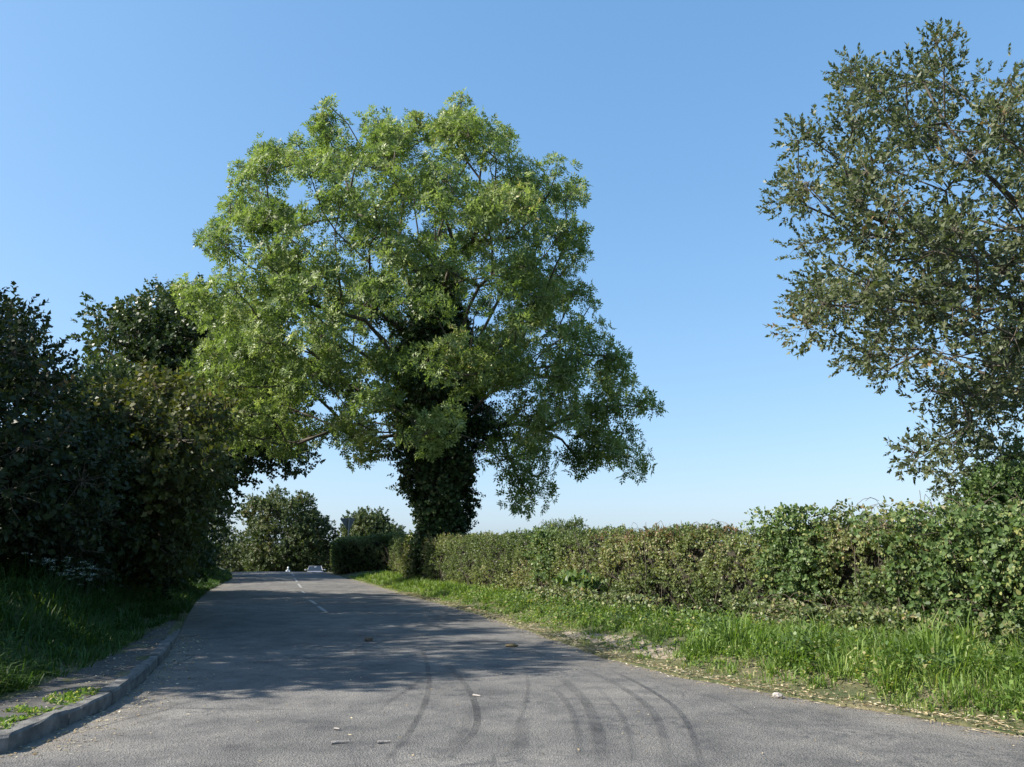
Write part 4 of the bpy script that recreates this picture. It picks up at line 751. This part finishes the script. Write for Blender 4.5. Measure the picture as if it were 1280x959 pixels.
def paint(name, col, rough=.3, metal=0.0, coat=.6):
    m, t, out = new_mat(name); b_ = node(t, "ShaderNodeBsdfPrincipled"); b_.inputs['Base Color'].default_value = (*col, 1); b_.inputs['Roughness'].default_value = rough; b_.inputs['Metallic'].default_value = metal; b_.inputs['Coat Weight'].default_value = coat
    g = node(t, "ShaderNodeNewGeometry"); nz = noise(t, 7, 4, .6, g.outputs['Position']); r_ = ramp(t, [(.3, tuple(c * .88 for c in col)), (.7, tuple(min(1, c * 1.05) for c in col))], nz.outputs[0]); t.links.new(r_.outputs[0], b_.inputs['Base Color']); t.links.new(b_.outputs[0], out.inputs[0]); return m
M['silver'] = paint('silver_car_paint', (.36, .35, .37), .35, .5); M['glass'] = paint('dark_windscreen_glass', (.02, .022, .025), .08); M['rubber'] = paint('rubber', (.02, .02, .02), .8, 0, 0); M['rim'] = paint('alloy', (.5, .5, .5), .35, .8, 0); M['lamp'] = paint('headlamp_glass', (.7, .72, .74), .1); M['plate'] = paint('plate_white', (.75, .75, .72), .5, 0, 0); M['black'] = paint('black_plastic', (.03, .03, .03), .6, 0, 0)
car = bpy.data.objects.new('car', None); COL.objects.link(car)
def cpart(name, V, Fc, mat, smooth=True, par=None):
    bm = bmesh.new(); vs = [bm.verts.new(v) for v in V]
    for f in Fc: bm.faces.new([vs[i] for i in f])
    bmesh.ops.recalc_face_normals(bm, faces=bm.faces); me = bpy.data.meshes.new(name); bm.to_mesh(me); bm.free(); o = bpy.data.objects.new(name, me); COL.objects.link(o); me.materials.append(mat); o.parent = par or car
    if smooth: me.polygons.foreach_set('use_smooth', np.ones(len(me.polygons), bool))
    return o
# body cross-sections from the nose (-y) to the tail: y, half width, bottom, shoulder height
secs = [(-2.05, .70, .30, .52), (-1.98, .80, .22, .66), (-1.7, .85, .20, .78), (-1.1, .87, .20, .90), (-.75, .88, .20, .95), (.2, .885, .20, .97), (1.1, .88, .20, .98), (1.7, .85, .22, .96), (2.0, .80, .26, .86), (2.06, .72, .34, .6)]
V = []; k = 10
for (y, w, z0, z1) in secs:
    for (fx, fz) in [(-.9, 0), (-1, .12), (-1, .75), (-.93, .95), (-.6, 1.0), (.6, 1.0), (.93, .95), (1, .75), (1, .12), (.9, 0)]: V.append((w * fx, y, z0 + (z1 - z0) * fz))
Fc = [[i * k + j, i * k + (j + 1) % k, (i + 1) * k + (j + 1) % k, (i + 1) * k + j] for i in range(len(secs) - 1) for j in range(k)] + [list(range(k)), list(range((len(secs) - 1) * k, len(secs) * k))]
cpart('body', V, Fc, M['silver'])
cs_ = [(-.95, .78, .95), (-.30, .66, 1.40), (.2, .64, 1.47), (1.0, .63, 1.45), (1.65, .72, .97)]
V = []; 
for (y, w, z) in cs_: V += [(-w, y, z), (-w * .9, y, z + .02), (w * .9, y, z + .02), (w, y, z)]
roofV = [(-.60, -.32, 1.42), (.60, -.32, 1.42), (.62, .3, 1.49), (-.62, .3, 1.49), (.60, 1.05, 1.44), (-.60, 1.05, 1.44)]
cpart('roof', roofV + [(x, y, z - .04) for x, y, z in roofV], [[0, 1, 2, 3], [3, 2, 4, 5], [0, 1, 7, 6], [4, 5, 11, 10], [1, 2, 8, 7], [2, 4, 10, 8], [3, 0, 6, 9], [5, 3, 9, 11], [6, 7, 8, 9], [9, 8, 10, 11]], M['black'])
cpart('windscreen', [(-.72, -.98, .95), (.72, -.98, .95), (.58, -.33, 1.41), (-.58, -.33, 1.41)], [[0, 1, 2, 3]], M['glass'], False)
cpart('rear_window', [(-.68, 1.6, .97), (.68, 1.6, .97), (.58, 1.05, 1.41), (-.58, 1.05, 1.41)], [[0, 1, 2, 3]], M['glass'], False)
for sx in (-1, 1):
    cpart('side_window', [(sx * .80, -.85, .95), (sx * .82, 1.5, .97), (sx * .63, 1.0, 1.40), (sx * .63, -.28, 1.40)], [[0, 1, 2, 3]], M['glass'], False)
    for nm, p0, p1 in (('pillar', (sx * .76, -1.0, .95), (sx * .61, -.3, 1.44)), ('pillar', (sx * .74, 1.62, .97), (sx * .61, 1.03, 1.43))):
        Vt, Ft = tubes([(np.array(p0), np.array(p1), .045, .035)], 6); o = link(nm, np_mesh(nm, Vt, Ft), M['silver']); o.parent = car
    Vt, Ft = tubes([(np.array((sx * .60, -.3, 1.46)), np.array((sx * .61, 1.0, 1.48)), .025, .025)], 6); o = link('roof_rail', np_mesh('roof_rail', Vt, Ft), M['rim']); o.parent = car
    cpart('headlight', [(sx * .45, -2.045, .60), (sx * .76, -1.97, .62), (sx * .78, -1.9, .74), (sx * .5, -2.0, .70)], [[0, 1, 2, 3]], M['lamp'], False)
    bm = bmesh.new(); bmesh.ops.create_uvsphere(bm, u_segments=10, v_segments=6, radius=.11); bmesh.ops.scale(bm, vec=(1.1, .6, .7), verts=bm.verts); me = bpy.data.meshes.new('wing_mirror'); bm.to_mesh(me); bm.free(); o = bpy.data.objects.new('wing_mirror', me); COL.objects.link(o); me.materials.append(M['silver']); o.parent = car; o.location = (sx * .97, -.75, 1.02)
    for wy in (-1.3, 1.3):
        w_ = bpy.data.objects.new('wheel', None); COL.objects.link(w_); w_.parent = car; w_.location = (sx * .78, wy, .31)
        for nm, r1, dp, mt in (('tyre', .31, .20, 'rubber'), ('rim', .20, .215, 'rim')):
            bm = bmesh.new(); bmesh.ops.create_cone(bm, cap_ends=True, segments=20, radius1=r1, radius2=r1, depth=dp, matrix=Matrix.Rotation(R(90), 4, 'Y')); bmesh.ops.bevel(bm, geom=[e for e in bm.edges if len(e.link_faces) == 2 and any(len(f.verts) > 8 for f in e.link_faces)], offset=.02, segments=2, affect='EDGES'); me = bpy.data.meshes.new(nm); bm.to_mesh(me); bm.free(); o = bpy.data.objects.new(nm, me); COL.objects.link(o); me.materials.append(M[mt]); o.parent = w_
cpart('grille', [(-.4, -2.065, .50), (.4, -2.065, .50), (.42, -2.045, .62), (-.42, -2.045, .62)], [[0, 1, 2, 3]], M['black'], False)
cpart('number_plate', [(-.26, -2.085, .36), (.26, -2.085, .36), (.26, -2.075, .47), (-.26, -2.075, .47)], [[0, 1, 2, 3]], M['plate'], False)
cpart('rear_view_mirror', [(-.12, -.62, 1.30), (.12, -.62, 1.30), (.12, -.60, 1.36), (-.12, -.60, 1.36)], [[0, 1, 2, 3]], M['lamp'], False)
cy = 86.5; cx = float(P(394, 712, cy)[0]); car.location = (cx, cy, float(gz(cy)) + .03); slope = float(gz(cy + 1) - gz(cy - 1)) / 2; car.rotation_euler = (math.atan(slope), 0, R(14)); tag(car, 'silver car coming over the crest of the road, only its windscreen and roof showing', 'car')

# cyclist beyond the crest, only the white helmet and shoulders show
qy = 102.0; qx = float(P(360, 713, qy)[0]); qz = float(gz(qy))
bike = bpy.data.objects.new('bicycle', None); COL.objects.link(bike)
def btube(name, e, mat, sides=8, par=None): Vt, Ft = tubes([(np.array(p), np.array(q_), r, r) for p, q_, r in e], sides); o = link(name, np_mesh(name, Vt, Ft), mat, None, True); o.parent = par or bike; return o
btube('frame', [((0, -.35, .75), (0, .05, .30), .018), ((0, .05, .30), (0, .25, .80), .016), ((0, .25, .80), (0, -.33, .80), .016), ((0, .05, .30), (0, .52, .34), .012), ((0, .25, .75), (0, .52, .34), .010)], M['black'])
btube('fork', [((0, -.33, .88), (0, -.38, .70), .016), ((.03, -.38, .70), (.04, -.52, .34), .012), ((-.03, -.38, .70), (-.04, -.52, .34), .012)], M['black'])
btube('handlebar', [((-.22, -.40, .95), (.22, -.40, .95), .014), ((0, -.34, .86), (0, -.40, .95), .014)], M['black'])
cpart('saddle', [(-.07, .42, .92), (.07, .42, .92), (.02, .14, .93), (-.02, .14, .93), (-.06, .42, .88), (.06, .42, .88), (.02, .14, .89), (-.02, .14, .89)], [[0, 1, 2, 3], [4, 5, 6, 7], [0, 1, 5, 4], [1, 2, 6, 5], [2, 3, 7, 6], [3, 0, 4, 7]], M['black'], True, bike)
for wy in (-.52, .52):
    w_ = bpy.data.objects.new('wheel', None); COL.objects.link(w_); w_.parent = bike; w_.location = (0, wy, .34)
    ang = np.linspace(0, 2 * math.pi, 25); btube('tyre', [((0, .33 * math.cos(ang[i]), .33 * math.sin(ang[i])), (0, .33 * math.cos(ang[i + 1]), .33 * math.sin(ang[i + 1])), .014) for i in range(24)], M['rubber'], 6, w_)
    btube('spokes', [((0, 0, 0), (0, .32 * math.cos(q_), .32 * math.sin(q_)), .002) for q_ in ang[:-1:2]], M['rim'], 3, w_)
bike.location = (qx, qy, qz); bike.rotation_euler = (0, 0, R(14)); tag(bike, 'bicycle under the distant cyclist just over the crest', 'bicycle')
person = bpy.data.objects.new('person', bpy.data.meshes.new('person')); COL.objects.link(person)
M['shirt'] = paint('white_top', (.75, .76, .78), .8, 0, 0); M['skin'] = paint('skin', (.45, .28, .2), .6, 0, 0); M['legs'] = paint('dark_leggings', (.03, .03, .04), .8, 0, 0)
jv = [(0, .22, .98, .15), (0, .10, 1.18, .14), (0, -.05, 1.38, .16), (0, -.12, 1.50, .06), (0, -.15, 1.60, .085), (0, -.17, 1.70, .09),
      (.18, -.05, 1.40, .06), (.24, -.22, 1.18, .045), (.20, -.40, .99, .035), (-.18, -.05, 1.40, .06), (-.24, -.22, 1.18, .045), (-.20, -.40, .99, .035),
      (.10, .20, .94, .09), (.11, -.14, .72, .06), (.10, .02, .34, .045), (.10, -.12, .30, .04), (-.10, .20, .94, .09), (-.11, -.10, .60, .06), (-.10, .10, .20, .045), (-.10, -.04, .15, .04)]
je = [(0, 1), (1, 2), (2, 3), (3, 4), (4, 5), (2, 6), (6, 7), (7, 8), (2, 9), (9, 10), (10, 11), (0, 12), (12, 13), (13, 14), (14, 15), (0, 16), (16, 17), (17, 18), (18, 19)]
person.data.from_pydata([v[:3] for v in jv], je, []); person.data.materials.append(M['shirt']); sk = person.modifiers.new('skin', 'SKIN'); sv = person.data.skin_vertices[0].data
for i, v in enumerate(jv): sv[i].radius = (v[3], v[3])
sv[0].use_root = True; person.modifiers.new('sub', 'SUBSURF').levels = 1; person.modifiers['sub'].render_levels = 2
bm = bmesh.new(); bmesh.ops.create_uvsphere(bm, u_segments=14, v_segments=8, radius=.15); bmesh.ops.delete(bm, geom=[v for v in bm.verts if v.co.z < -.03], context='VERTS'); bmesh.ops.scale(bm, vec=(.85, 1.15, .85), verts=bm.verts); me = bpy.data.meshes.new('helmet'); bm.to_mesh(me); bm.free()
o = bpy.data.objects.new('helmet', me); COL.objects.link(o); me.materials.append(M['plate']); o.parent = person; o.location = (0, -.17, 1.71)
person.location = (qx, qy, qz); person.rotation_euler = (0, 0, R(14)); tag(person, 'distant cyclist in white helmet and pale top just over the crest in the left lane', 'person')

tris = sum(len(o.data.loop_triangles) or sum(1 for _ in ()) for o in SC.objects if o.type == 'MESH')
print('FACES', sum(len(o.data.polygons) for o in SC.objects if o.type == 'MESH'))
